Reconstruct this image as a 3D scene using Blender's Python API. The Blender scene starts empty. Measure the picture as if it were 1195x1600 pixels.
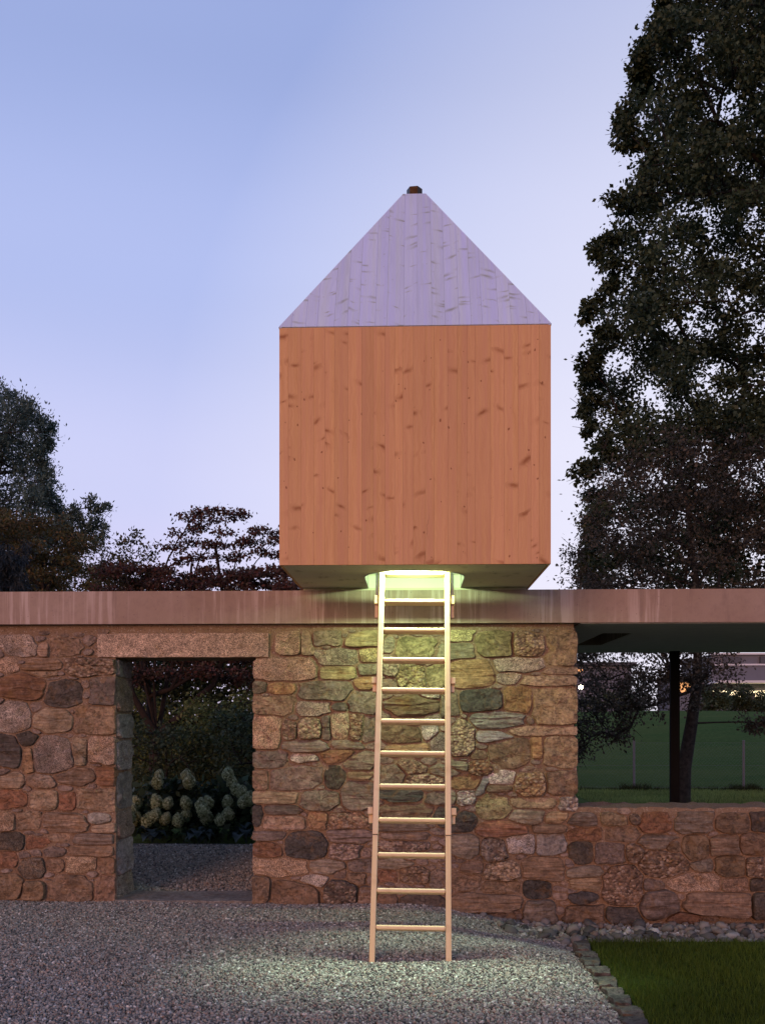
import bpy, bmesh, math, random
import numpy as np
from mathutils import Vector, noise as mnoise

random.seed(7)
RNG = np.random.default_rng(11)
R = math.radians
SC = bpy.context.scene
COL = SC.collection

# ------------------------------------------------------------------ camera, sky, sun, exposure
EYE = 1.53          # eye height above the gravel
YAW = R(1.88)       # camera turned a little to the left
FPX = 1520.0        # focal length in photo pixels (photo is 1195 x 1600)
cam = bpy.data.cameras.new('camera')
cam.sensor_fit = 'VERTICAL'
cam.sensor_height = 36.0
cam.lens = 36.0 * FPX / 1600.0
cam.shift_y = 0.2
cam.clip_start = 0.05
cam.clip_end = 3000
camo = bpy.data.objects.new('camera', cam)
COL.objects.link(camo)
camo.location = (0, 0, EYE)
camo.rotation_euler = (R(90), 0, YAW)
SC.camera = camo

SUN_EL, SUN_AZ = R(9.0), R(200.0)     # low behind the camera, a little to the left (azimuth from +Y, clockwise)
world = bpy.data.worlds.new('World')
SC.world = world
world.use_nodes = True
wn = world.node_tree.nodes
wl = world.node_tree.links
wn.clear()
w_out = wn.new('ShaderNodeOutputWorld')
w_bg = wn.new('ShaderNodeBackground')
w_sky = wn.new('ShaderNodeTexSky')
w_sky.sky_type = 'NISHITA'
w_sky.sun_disc = False
w_sky.sun_elevation = SUN_EL
w_sky.sun_rotation = SUN_AZ
w_sky.altitude = 400
w_sky.ozone_density = 3.0
w_sky.dust_density = 0.6
# dusk tint of the whole dome by elevation: lavender near the horizon, blue above
w_tc = wn.new('ShaderNodeTexCoord')
w_sep = wn.new('ShaderNodeSeparateXYZ')
w_ramp = wn.new('ShaderNodeValToRGB')
w_ramp.color_ramp.interpolation = 'EASE'
els = w_ramp.color_ramp.elements
els[0].position = 0.0
els[0].color = (0.80, 0.68, 0.94, 1)
els[1].position = 1.0
els[1].color = (0.07, 0.12, 0.30, 1)
for p, c in ((0.11, (0.75, 0.69, 0.97, 1)), (0.226, (0.66, 0.675, 0.98, 1)), (0.41, (0.48, 0.555, 0.915, 1)),
             (0.57, (0.36, 0.445, 0.79, 1))):
    e = els.new(p)
    e.color = c
w_mix = wn.new('ShaderNodeMix')
w_mix.data_type = 'RGBA'
w_mix.blend_type = 'MIX'
w_mix.inputs[0].default_value = 0.93
w_nz = wn.new('ShaderNodeTexNoise')
w_nz.inputs['Scale'].default_value = 1.4
w_nz.inputs['Detail'].default_value = 3
w_map = wn.new('ShaderNodeMapping')
w_map.inputs['Scale'].default_value = (1, 1, 5)
w_var = wn.new('ShaderNodeMapRange')
w_var.inputs[3].default_value = 0.95
w_var.inputs[4].default_value = 1.05
w_mul = wn.new('ShaderNodeVectorMath')
w_mul.operation = 'SCALE'
w_scale = wn.new('ShaderNodeVectorMath')
w_scale.operation = 'SCALE'
w_scale.inputs[3].default_value = 10.0
wl.new(w_tc.outputs['Generated'], w_sep.inputs[0])
wl.new(w_sep.outputs['Z'], w_ramp.inputs[0])
wl.new(w_ramp.outputs['Color'], w_scale.inputs[0])
wl.new(w_sky.outputs['Color'], w_mix.inputs[6])
w_dot = wn.new('ShaderNodeVectorMath')
w_dot.operation = 'DOT_PRODUCT'
w_dot.inputs[1].default_value = Vector((0.385, 0.90, 0.135)).normalized()      # where the afterglow is brightest
w_gl = wn.new('ShaderNodeMapRange')
w_gl.inputs[1].default_value = 0.79
w_gl.inputs[2].default_value = 1.0
w_gl.inputs[3].default_value = 0.0
w_gl.inputs[4].default_value = 0.84
w_gm = wn.new('ShaderNodeMix')
w_gm.data_type = 'RGBA'
w_gm.inputs[7].default_value = (9.6, 9.3, 10.5, 1)
wl.new(w_tc.outputs['Generated'], w_dot.inputs[0])
wl.new(w_dot.outputs['Value'], w_gl.inputs[0])
wl.new(w_gl.outputs[0], w_gm.inputs[0])
wl.new(w_scale.outputs[0], w_gm.inputs[6])
wl.new(w_gm.outputs[2], w_mix.inputs[7])
wl.new(w_tc.outputs['Generated'], w_map.inputs[0])
wl.new(w_map.outputs[0], w_nz.inputs['Vector'])
wl.new(w_nz.outputs['Fac'], w_var.inputs[0])
wl.new(w_mix.outputs[2], w_mul.inputs[0])
wl.new(w_var.outputs[0], w_mul.inputs[3])
wl.new(w_mul.outputs[0], w_bg.inputs['Color'])
w_bg.inputs['Strength'].default_value = 0.1
wl.new(w_bg.outputs[0], w_out.inputs[0])

sun = bpy.data.lights.new('sun', 'SUN')
sun.energy = 1.75
sun.color = (1.0, 0.43, 0.20)
sun.angle = R(26)
suno = bpy.data.objects.new('sun', sun)
COL.objects.link(suno)
sd = Vector((math.sin(SUN_AZ) * math.cos(SUN_EL), math.cos(SUN_AZ) * math.cos(SUN_EL), math.sin(SUN_EL)))
suno.rotation_euler = sd.to_track_quat('Z', 'Y').to_euler()
suno.location = (-4, -10, 6)

SC.view_settings.view_transform = 'Standard'
SC.view_settings.look = 'None'
SC.view_settings.exposure = 0.0
SC.view_settings.gamma = 1.0
SC.view_settings.use_curve_mapping = False
SC.render.engine = 'CYCLES'
SC.cycles.use_denoising = True
SC.cycles.max_bounces = 7
SC.cycles.diffuse_bounces = 4
SC.cycles.transparent_max_bounces = 6
SC.cycles.sample_clamp_indirect = 4.0
SC.cycles.caustics_reflective = False
SC.cycles.caustics_refractive = False

# ------------------------------------------------------------------ helpers
def P(px, py, depth):
    """A photo pixel and the distance of a facade-parallel plane give the real point on that plane."""
    u = (px - 597.5) / FPX
    v = (py - 1120.0) / FPX
    dx = u * math.cos(YAW) - math.sin(YAW)
    dy = u * math.sin(YAW) + math.cos(YAW)
    t = depth / dy
    return Vector((t * dx, depth, EYE - v * t))

def mesh_obj(name, verts, faces, mat=None, parent=None, smooth=False, loc=None, uv=None):
    me = bpy.data.meshes.new(name)
    me.from_pydata([tuple(v) for v in verts], [], [tuple(f) for f in faces])
    if uv is not None:
        lay = me.uv_layers.new(name='UVMap')
        for l in me.loops:
            lay.data[l.index].uv = uv[l.vertex_index]
    if smooth:
        me.polygons.foreach_set('use_smooth', [True] * len(me.polygons))
    me.update()
    o = bpy.data.objects.new(name, me)
    COL.objects.link(o)
    if mat:
        me.materials.append(mat)
    if loc is not None:
        o.location = loc
    if parent:
        o.parent = parent
    return o

def np_obj(name, verts, quads, mat=None, parent=None, smooth=False):
    """Large meshes of quads from numpy arrays."""
    verts = np.asarray(verts, dtype=np.float32)
    quads = np.asarray(quads, dtype=np.int32)
    k = quads.shape[1]
    me = bpy.data.meshes.new(name)
    me.vertices.add(len(verts))
    me.vertices.foreach_set('co', verts.ravel())
    me.loops.add(quads.size)
    me.loops.foreach_set('vertex_index', quads.ravel())
    me.polygons.add(len(quads))
    me.polygons.foreach_set('loop_start', np.arange(0, quads.size, k, dtype=np.int32))
    if smooth:
        me.polygons.foreach_set('use_smooth', np.ones(len(quads), dtype=bool))
    me.update(calc_edges=True)
    me.validate()
    o = bpy.data.objects.new(name, me)
    COL.objects.link(o)
    if mat:
        me.materials.append(mat)
    if parent:
        o.parent = parent
    return o

class MB:
    """Collects simple solids into one mesh."""
    def __init__(self):
        self.v = []
        self.f = []
    def box(self, x0, x1, y0, y1, z0, z1):
        b = len(self.v)
        for z in (z0, z1):
            self.v += [(x0, y0, z), (x1, y0, z), (x1, y1, z), (x0, y1, z)]
        self.f += [(b, b + 3, b + 2, b + 1), (b + 4, b + 5, b + 6, b + 7), (b, b + 1, b + 5, b + 4),
                   (b + 1, b + 2, b + 6, b + 5), (b + 2, b + 3, b + 7, b + 6), (b + 3, b, b + 4, b + 7)]
    def prism(self, poly, origin, u, v, n, thick, inset=0.0):
        """Convex polygon (2D) extruded back from its front face by thick along -n; the front edge is eased by inset."""
        c = len(poly)
        mx = sum(p[0] for p in poly) / c
        my = sum(p[1] for p in poly) / c
        def sh(p, d):
            l = math.hypot(p[0] - mx, p[1] - my) or 1
            return (p[0] - (p[0] - mx) / l * d, p[1] - (p[1] - my) / l * d)
        b = len(self.v)
        for k, (d, off) in enumerate(((inset, 0), (0, -inset), (0, -thick))):
            for p in poly:
                q = sh(p, d)
                w = origin + u * q[0] + v * q[1] + n * off
                self.v.append(tuple(w))
        self.f.append(tuple(b + i for i in range(c)))
        self.f.append(tuple(b + 2 * c + i for i in reversed(range(c))))
        for r in range(2):
            for i in range(c):
                j = (i + 1) % c
                self.f.append((b + r * c + i, b + (r + 1) * c + i, b + (r + 1) * c + j, b + r * c + j))
    def tube(self, p0, p1, r0, r1, n=8, caps=True):
        p0 = Vector(p0); p1 = Vector(p1)
        d = (p1 - p0)
        if d.length < 1e-6:
            return
        d.normalize()
        a = d.orthogonal().normalized()
        c = d.cross(a)
        b = len(self.v)
        for p, r in ((p0, r0), (p1, r1)):
            for i in range(n):
                t = 2 * math.pi * i / n
                self.v.append(tuple(p + a * (r * math.cos(t)) + c * (r * math.sin(t))))
        for i in range(n):
            j = (i + 1) % n
            self.f.append((b + i, b + j, b + n + j, b + n + i))
        if caps:
            self.f.append(tuple(b + i for i in reversed(range(n))))
            self.f.append(tuple(b + n + i for i in range(n)))
    def build(self, name, mat, parent=None, bevel=0.0, smooth=False, seg=2):
        o = mesh_obj(name, self.v, self.f, mat, parent, smooth)
        if bevel:
            m = o.modifiers.new('bevel', 'BEVEL')
            m.width = bevel
            m.segments = seg
            m.limit_method = 'ANGLE'
            m.angle_limit = R(40)
        return o

def thing(name, label, cat, loc=(0, 0, 0), group=None):
    o = bpy.data.objects.new(name, None)
    COL.objects.link(o)
    o.empty_display_size = 0.1
    o.location = loc
    return tag(o, label, cat, group)

def tag(o, label, cat=None, group=None, kind=None):
    if label: o['label'] = label
    if cat: o['category'] = cat
    if group: o['group'] = group
    if kind: o['kind'] = kind
    return o

def adopt(child, parent):
    """Parent without moving: things are placed by plain translation only."""
    child.parent = parent
    child.matrix_parent_inverse = parent.matrix_world.inverted()
    child.location = child.location - Vector(parent.location)
    child.matrix_parent_inverse.identity()

# ------------------------------------------------------------------ materials
class NT:
    def __init__(self, name):
        self.m = bpy.data.materials.new(name)
        self.m.use_nodes = True
        self.t = self.m.node_tree
        self.t.nodes.clear()
        self.out = self.t.nodes.new('ShaderNodeOutputMaterial')
        self.b = self.t.nodes.new('ShaderNodeBsdfPrincipled')
        self.t.links.new(self.b.outputs[0], self.out.inputs[0])
        self.b.inputs['Roughness'].default_value = 0.8
        self.b.inputs['Specular IOR Level'].default_value = 0.25
    def n(self, typ, **kw):
        nd = self.t.nodes.new('ShaderNode' + typ)
        for k, v in kw.items():
            setattr(nd, k, v)
        return nd
    def l(self, a, b):
        self.t.links.new(a, b)
    def val(self, a, sock):
        if hasattr(a, 'is_linked') or hasattr(a, 'links'):
            self.l(a, sock)
        else:
            sock.default_value = a
    def math(self, op, a, b=0.0, c=None, clamp=False):
        nd = self.n('Math', operation=op)
        nd.use_clamp = clamp
        self.val(a, nd.inputs[0]); self.val(b, nd.inputs[1])
        if c is not None: self.val(c, nd.inputs[2])
        return nd.outputs[0]
    def noise(self, vec, scale, detail=4, rough=0.6, dist=0.0):
        nd = self.n('TexNoise')
        if vec is not None: self.l(vec, nd.inputs['Vector'])
        nd.inputs['Scale'].default_value = scale
        nd.inputs['Detail'].default_value = detail
        nd.inputs['Roughness'].default_value = rough
        nd.inputs['Distortion'].default_value = dist
        return nd.outputs['Fac']
    def voro(self, vec, scale, feature='F1', rnd=1.0):
        nd = self.n('TexVoronoi', feature=feature)
        self.l(vec, nd.inputs['Vector'])
        nd.inputs['Scale'].default_value = scale
        nd.inputs['Randomness'].default_value = rnd
        return nd
    def mapping(self, vec, scale=(1, 1, 1), loc=(0, 0, 0), rot=(0, 0, 0)):
        nd = self.n('Mapping')
        self.l(vec, nd.inputs[0])
        self.val(loc, nd.inputs['Location'])
        nd.inputs['Rotation'].default_value = rot
        nd.inputs['Scale'].default_value = scale
        return nd.outputs[0]
    def mix(self, fac, a, b, mode='MIX'):
        nd = self.n('Mix', data_type='RGBA', blend_type=mode)
        self.val(fac, nd.inputs[0])
        for x, s in ((a, nd.inputs[6]), (b, nd.inputs[7])):
            if isinstance(x, (tuple, list)):
                s.default_value = (x[0], x[1], x[2], 1)
            else:
                self.l(x, s)
        return nd.outputs[2]
    def rng(self, a, f0, f1, t0=0.0, t1=1.0, smooth=False):
        nd = self.n('MapRange')
        if smooth: nd.interpolation_type = 'SMOOTHSTEP'
        self.l(a, nd.inputs[0])
        for i, x in enumerate((f0, f1, t0, t1)):
            nd.inputs[i + 1].default_value = x
        return nd.outputs[0]
    def ramp(self, fac, stops):
        nd = self.n('ValToRGB')
        self.l(fac, nd.inputs[0])
        e = nd.color_ramp.elements
        e[0].position, e[0].color = stops[0][0], (*stops[0][1], 1)
        e[1].position, e[1].color = stops[-1][0], (*stops[-1][1], 1)
        for p, c in stops[1:-1]:
            x = e.new(p); x.color = (*c, 1)
        return nd.outputs[0]
    def scale_col(self, col, f):
        nd = self.n('VectorMath', operation='SCALE')
        self.l(col, nd.inputs[0]); self.val(f, nd.inputs[3])
        return nd.outputs[0]
    def bump(self, h, strength=0.4, dist=0.01, prev=None):
        nd = self.n('Bump')
        nd.inputs['Strength'].default_value = strength
        nd.inputs['Distance'].default_value = dist
        self.l(h, nd.inputs['Height'])
        if prev is not None: self.l(prev, nd.inputs['Normal'])
        self.l(nd.outputs[0], self.b.inputs['Normal'])
        return nd.outputs[0]
    def color(self, c):
        if isinstance(c, tuple): self.b.inputs['Base Color'].default_value = (*c, 1)
        else: self.l(c, self.b.inputs['Base Color'])
    def obj_vec(self):
        """Object coordinates shifted by a random amount for each object."""
        tc = self.n('TexCoord'); oi = self.n('ObjectInfo')
        ad = self.n('VectorMath', operation='ADD')
        self.l(tc.outputs['Object'], ad.inputs[0])
        cb = self.n('CombineXYZ')
        r = self.math('MULTIPLY', oi.outputs['Random'], 37.0)
        for i in range(3): self.l(r, cb.inputs[i])
        self.l(cb.outputs[0], ad.inputs[1])
        return ad.outputs[0], oi
    def world_vec(self):
        return self.n('NewGeometry').outputs['Position']

def plain_mat(name, col, rough=0.7, metal=0.0, spec=0.3, var=0.15, scale=30.0):
    m = NT(name)
    v, oi = m.obj_vec()
    f = m.noise(v, scale, 5, 0.65)
    a = tuple(c * (1 - var) for c in col); b = tuple(min(1, c * (1 + var)) for c in col)
    m.color(m.mix(m.rng(f, 0.3, 0.7), a, b))
    m.b.inputs['Roughness'].default_value = rough
    m.b.inputs['Metallic'].default_value = metal
    m.b.inputs['Specular IOR Level'].default_value = spec
    m.bump(f, 0.15, 0.003)
    return m.m

def emit_mat(name, col, strength):
    m = NT(name)
    v, oi = m.obj_vec()
    f = m.noise(v, 2.0, 2)
    m.b.inputs['Base Color'].default_value = (*col, 1)
    m.l(m.mix(f, tuple(c * 0.8 for c in col), col), m.b.inputs['Emission Color'])
    m.b.inputs['Emission Strength'].default_value = strength
    return m.m

def wood_mat(name, c_light, c_dark, c_knot, knot_amt=1.0, tone=0.05, small=1.0, k_keep=0.84, k_scale=(6.5, 15.0), kuv=None):
    """Board wood. UV in metres: u across the board, v along the grain (offsets differ for each board)."""
    m = NT(name)
    uvn = m.n('UVMap'); uv = uvn.outputs[0]
    oi = m.n('ObjectInfo')
    # wobble
    wob = m.n('TexNoise'); m.l(uv, wob.inputs['Vector']); wob.inputs['Scale'].default_value = 9; wob.inputs['Detail'].default_value = 3
    sub = m.n('VectorMath', operation='MULTIPLY_ADD')
    m.l(wob.outputs['Color'], sub.inputs[0]); sub.inputs[1].default_value = (0.05, 0.07, 0); m.l(uv, sub.inputs[2])
    uvw = sub.outputs[0]
    kv = uvw
    if kuv:
        kn = m.n('UVMap'); kn.uv_map = kuv
        s2 = m.n('VectorMath', operation='MULTIPLY_ADD')
        m.l(wob.outputs['Color'], s2.inputs[0]); s2.inputs[1].default_value = (0.05, 0.06, 0); m.l(kn.outputs[0], s2.inputs[2])
        kv = s2.outputs[0]
    # elongated spike knots
    k1 = m.voro(m.mapping(kv, (*k_scale, 1), rot=(0, 0, 0.0)), 1.0)
    k1.voronoi_dimensions = '2D'
    sp1 = m.n('SeparateColor'); m.l(k1.outputs['Color'], sp1.inputs[0])
    keep1 = m.math('GREATER_THAN', sp1.outputs[0], k_keep)
    size1 = m.rng(sp1.outputs[1], 0, 1, 0.12, 0.42)
    d1 = m.math('DIVIDE', k1.outputs['Distance'], size1)
    core = m.rng(d1, 0.25, 0.8, 1, 0, True)
    halo = m.rng(d1, 0.55, 1.05, 0.5, 0, True)
    knot1 = m.math('MULTIPLY', m.math('MULTIPLY', m.math('MAXIMUM', core, halo), m.rng(sp1.outputs[2], 0, 1, 0.45, 1.0)), keep1)
    # round small knots
    k2 = m.voro(m.mapping(uvw, (11.0, 8.0, 1), loc=(3.3, 7.1, 0)), 1.0)
    k2.voronoi_dimensions = '2D'
    sp2 = m.n('SeparateColor'); m.l(k2.outputs['Color'], sp2.inputs[0])
    keep2 = m.math('GREATER_THAN', sp2.outputs[0], 0.70)
    size2 = m.rng(sp2.outputs[1], 0, 1, 0.02, 0.085)
    d2 = m.math('DIVIDE', k2.outputs['Distance'], size2)
    knot2 = m.math('MULTIPLY', m.rng(d2, 0.6, 1.0, 1, 0, True), keep2)
    near1 = m.math('MULTIPLY', m.rng(d1, 0.6, 2.2, 1, 0, True), keep1)
    # grain, bending round knots
    bend = m.n('CombineXYZ'); m.l(m.math('MULTIPLY', near1, 0.02), bend.inputs[0])
    ad = m.n('VectorMath', operation='ADD'); m.l(uvw, ad.inputs[0]); m.l(bend.outputs[0], ad.inputs[1])
    g1 = m.noise(m.mapping(ad.outputs[0], (70, 1.6, 1)), 1.0, 4, 0.6)
    g2 = m.noise(m.mapping(ad.outputs[0], (240, 5, 1)), 1.0, 3, 0.6)
    g = m.math('ADD', m.math('MULTIPLY', g1, 0.65), m.math('MULTIPLY', g2, 0.35))
    base = m.mix(m.rng(g, 0.40, 0.62), c_light, c_dark)
    hue = m.noise(m.mapping(uv, (24, 0.35, 1), loc=(2, 8, 0)), 1.0, 2, 0.6)
    base = m.mix(m.rng(hue, 0.35, 0.65, 0, 0.55), base, (c_dark[0] * 1.02, c_dark[1] * 0.98, min(1, c_dark[2] * 1.35)))
    base = m.mix(m.math('MULTIPLY', near1, 0.30), base, tuple(0.5 * (a + b) for a, b in zip(c_dark, c_knot)))
    base = m.mix(m.math('MULTIPLY', knot1, 0.72 * knot_amt), base, c_knot)
    base = m.mix(m.math('MULTIPLY', knot2, 0.8 * small), base, tuple(c * 0.7 for c in c_knot))
    # cracks along the grain
    cr = m.noise(m.mapping(uvw, (90, 0.9, 1), loc=(9, 4, 0)), 1.0, 1, 0.5)
    crk = m.rng(cr, 0.775, 0.80, 0, 1)
    base = m.mix(m.math('MULTIPLY', crk, 0.6), base, tuple(c * 0.45 for c in c_knot))
    # weather
    wv = m.noise(m.mapping(uv, (1.5, 0.8, 1)), 1.0, 3)
    f = m.math('ADD', m.rng(oi.outputs['Random'], 0, 1, 1 - tone, 1 + tone), m.rng(wv, 0.3, 0.7, -0.05, 0.05))
    m.color(m.scale_col(base, f))
    m.b.inputs['Roughness'].default_value = 0.72
    h = m.math('SUBTRACT', g, m.math('MULTIPLY', crk, 1.2))
    m.bump(h, 0.25, 0.002)
    return m.m

M = {}
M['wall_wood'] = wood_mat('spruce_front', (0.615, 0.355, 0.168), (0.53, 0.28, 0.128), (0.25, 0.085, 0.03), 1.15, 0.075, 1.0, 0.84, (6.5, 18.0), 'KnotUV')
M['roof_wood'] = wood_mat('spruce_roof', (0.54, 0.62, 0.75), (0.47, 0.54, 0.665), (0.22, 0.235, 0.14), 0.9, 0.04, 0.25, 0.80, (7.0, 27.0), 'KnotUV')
M['ladder_wood'] = wood_mat('ladder_ash', (0.72, 0.56, 0.32), (0.67, 0.50, 0.27), (0.42, 0.25, 0.13), 0.3, 0.04, 0.2)
M['inner_wood'] = wood_mat('inner_spruce', (0.74, 0.72, 0.60), (0.68, 0.66, 0.54), (0.45, 0.36, 0.2), 0.6, 0.05)
M['under_wood'] = wood_mat('underside_spruce', (0.66, 0.60, 0.44), (0.58, 0.52, 0.37), (0.22, 0.16, 0.09), 0.6, 0.05)

def stone_mat(name, kind):
    m = NT(name)
    v, oi = m.obj_vec()
    col = oi.outputs['Color']
    big = m.noise(v, 7.0, 4, 0.6, 0.4)
    mid = m.noise(v, 34.0, 6, 0.7)
    fine = m.noise(v, 160.0, 4, 0.7)
    base = m.scale_col(col, m.math('MULTIPLY', m.rng(big, 0.3, 0.7, 0.66, 1.34), m.rng(mid, 0.28, 0.72, 0.52, 1.46)))
    ck = m.noise(m.mapping(v, (1, 1, 1.8), loc=(8, 1, 4)), 13.0, 5, 0.62, 0.6)
    crack = m.rng(m.math('ABSOLUTE', m.math('SUBTRACT', ck, 0.5)), 0.0, 0.014, 1, 0)
    base = m.mix(m.math('MULTIPLY', crack, 0.55), base, (0.05, 0.035, 0.028))
    # rusty and greyish patches
    pt = m.noise(m.mapping(v, loc=(5, 2, 9)), 9.0, 4, 0.65, 0.8)
    base = m.mix(m.rng(pt, 0.54, 0.72, 0, 0.55), base, (0.25, 0.135, 0.05))
    pt2 = m.noise(m.mapping(v, loc=(1, 12, 3)), 11.0, 4, 0.65, 0.6)
    base = m.mix(m.rng(pt2, 0.60, 0.80, 0, 0.5), base, (0.36, 0.33, 0.31))
    if kind == 'granite':
        vo = m.voro(v, 190.0)
        sp = m.n('SeparateColor'); m.l(vo.outputs['Color'], sp.inputs[0])
        base = m.scale_col(base, m.rng(sp.outputs[0], 0, 1, 0.42, 1.5))
        base = m.mix(m.rng(sp.outputs[1], 0.86, 0.9, 0, 0.75), base, (0.05, 0.04, 0.035))
        vo2 = m.voro(m.mapping(v, loc=(3, 3, 3)), 42.0)
        base = m.mix(m.rng(vo2.outputs['Distance'], 0.12, 0.2, 0.55, 0), base, (0.07, 0.05, 0.04))
        h = m.math('ADD', m.math('MULTIPLY', mid, 0.6), m.math('MULTIPLY', fine, 0.5))
        m.bump(h, 0.6, 0.012)
    elif kind == 'schist':
        lay = m.noise(m.mapping(v, (5, 5, 62), rot=(0, 0.10, 0)), 1.0, 6, 0.65, 0.7)
        lay2 = m.noise(m.mapping(v, (9, 9, 24), rot=(0, -0.05, 0)), 1.0, 4, 0.6, 1.0)
        base = m.scale_col(base, m.rng(lay, 0.3, 0.7, 0.55, 1.4))
        base = m.mix(m.rng(lay2, 0.60, 0.72, 0, 0.35), base, (0.33, 0.25, 0.19))
        h = m.math('ADD', m.math('MULTIPLY', lay, 0.9), m.math('ADD', m.math('MULTIPLY', lay2, 0.6), m.math('MULTIPLY', mid, 0.4)))
        m.bump(h, 0.9, 0.02)
    elif kind == 'rubble':
        vo = m.voro(m.mapping(v, (1, 1, 1.3)), 40.0)
        sp = m.n('SeparateColor'); m.l(vo.outputs['Color'], sp.inputs[0])
        base = m.scale_col(base, m.rng(sp.outputs[0], 0, 1, 0.45, 1.55))
        base = m.mix(m.rng(sp.outputs[1], 0.80, 0.88, 0, 0.6), base, (0.42, 0.32, 0.24))
        base = m.mix(m.rng(vo.outputs['Distance'], 0.45, 0.75, 0, 0.6), base, (0.10, 0.06, 0.045))
        h = m.math('SUBTRACT', m.math('MULTIPLY', mid, 0.7), vo.outputs['Distance'])
        m.bump(h, 0.85, 0.018)
    else:
        base = m.scale_col(base, m.rng(fine, 0.3, 0.7, 0.8, 1.2))
        h = m.math('SUBTRACT', m.math('ADD', m.math('ADD', mid, big), m.math('MULTIPLY', fine, 0.35)), m.math('MULTIPLY', crack, 0.5))
        m.bump(h, 0.8, 0.022)
    m.color(base)
    m.b.inputs['Roughness'].default_value = 0.85
    return m.m
for k in ('granite', 'schist', 'rubble', 'block'):
    M[k] = stone_mat('stone_' + k, k)

def mortar_mat():
    m = NT('lime_mortar')
    v = m.world_vec()
    a = m.noise(v, 3.0, 4, 0.6)
    b = m.noise(v, 26.0, 6, 0.7)
    c = m.noise(v, 210.0, 3, 0.7)
    base = m.mix(m.rng(a, 0.3, 0.7), (0.275, 0.19, 0.128), (0.205, 0.135, 0.085))
    base = m.mix(m.rng(b, 0.5, 0.75, 0, 0.6), base, (0.22, 0.15, 0.115))
    base = m.scale_col(base, m.rng(c, 0.25, 0.75, 0.65, 1.3))
    vo = m.voro(v, 120.0)
    sp = m.n('SeparateColor'); m.l(vo.outputs['Color'], sp.inputs[0])
    base = m.mix(m.rng(sp.outputs[0], 0.9, 0.93, 0, 0.5), base, (0.42, 0.36, 0.31))
    base = m.mix(m.rng(sp.outputs[1], 0.9, 0.93, 0, 0.6), base, (0.09, 0.06, 0.05))
    m.color(base)
    m.b.inputs['Roughness'].default_value = 0.9
    m.bump(m.math('ADD', b, m.math('MULTIPLY', c, 0.5)), 0.7, 0.014)
    return m.m
M['mortar'] = mortar_mat()

def concrete_mat():
    m = NT('cast_concrete')
    v = m.world_vec()
    a = m.noise(v, 1.6, 4, 0.6)
    b = m.noise(v, 22.0, 6, 0.65)
    st = m.noise(m.mapping(v, (17, 17, 0.7)), 1.0, 4, 0.7)
    st2 = m.noise(m.mapping(v, (1.6, 1.6, 0.3), loc=(4, 4, 4)), 1.0, 2, 0.6)
    streak = m.math('MULTIPLY', m.rng(st, 0.48, 0.62, 0, 1, True), m.rng(st2, 0.44, 0.58, 0, 1, True))
    base = m.mix(m.rng(a, 0.3, 0.7), (0.335, 0.25, 0.205), (0.275, 0.195, 0.15))
    base = m.mix(m.rng(b, 0.45, 0.75, 0, 0.4), base, (0.20, 0.14, 0.12))
    base = m.mix(m.math('MULTIPLY', streak, 0.6), base, (0.54, 0.44, 0.40))
    dk = m.noise(m.mapping(v, (9, 9, 0.9), loc=(7, 7, 2)), 1.0, 4, 0.7)
    base = m.mix(m.rng(dk, 0.56, 0.72, 0, 0.4), base, (0.15, 0.105, 0.09))
    vo = m.voro(v, 34.0)
    sp = m.n('SeparateColor'); m.l(vo.outputs['Color'], sp.inputs[0])
    pore = m.math('MULTIPLY', m.rng(vo.outputs['Distance'], 0.06, 0.13, 1, 0), m.math('GREATER_THAN', sp.outputs[0], 0.72))
    base = m.mix(m.math('MULTIPLY', pore, 0.8), base, (0.08, 0.055, 0.05))
    m.color(base)
    m.b.inputs['Roughness'].default_value = 0.8
    m.bump(m.math('SUBTRACT', m.math('MULTIPLY', b, 0.5), pore), 0.35, 0.006)
    return m.m
M['concrete'] = concrete_mat()

def gravel_base_mat():
    m = NT('gravel_bed')
    v = m.world_vec()
    vo = m.voro(v, 70.0)
    sp = m.n('SeparateColor'); m.l(vo.outputs['Color'], sp.inputs[0])
    base = m.ramp(sp.outputs[0], [(0, (0.07, 0.066, 0.058)), (0.5, (0.17, 0.16, 0.14)), (1, (0.32, 0.31, 0.27))])
    base = m.scale_col(base, m.rng(vo.outputs['Distance'], 0.2, 0.8, 1, 0.3))
    m.color(base)
    m.b.inputs['Roughness'].default_value = 0.85
    m.bump(m.math('MULTIPLY', vo.outputs['Distance'], -1.0), 0.9, 0.012)
    return m.m
M['gravel_base'] = gravel_base_mat()

def pebble_mat(name, k=1.0):
    m = NT(name)
    v, oi = m.obj_vec()
    base = m.ramp(oi.outputs['Random'], [(0, (0.07, 0.068, 0.060)), (0.25, (0.17, 0.165, 0.142)), (0.45, (0.30, 0.29, 0.252)),
                                         (0.58, (0.25, 0.175, 0.13)), (0.72, (0.36, 0.35, 0.305)), (0.92, (0.28, 0.235, 0.185)), (1, (0.66, 0.65, 0.58))])
    f = m.noise(v, 60.0, 3)
    base = m.scale_col(base, m.rng(f, 0.3, 0.7, 0.8 * k, 1.2 * k))
    m.color(base)
    m.b.inputs['Roughness'].default_value = 0.62
    return m.m
M['gravel'] = pebble_mat('gravel_stone', 1.0)
M['pebble'] = pebble_mat('river_pebble', 0.68)

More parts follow.
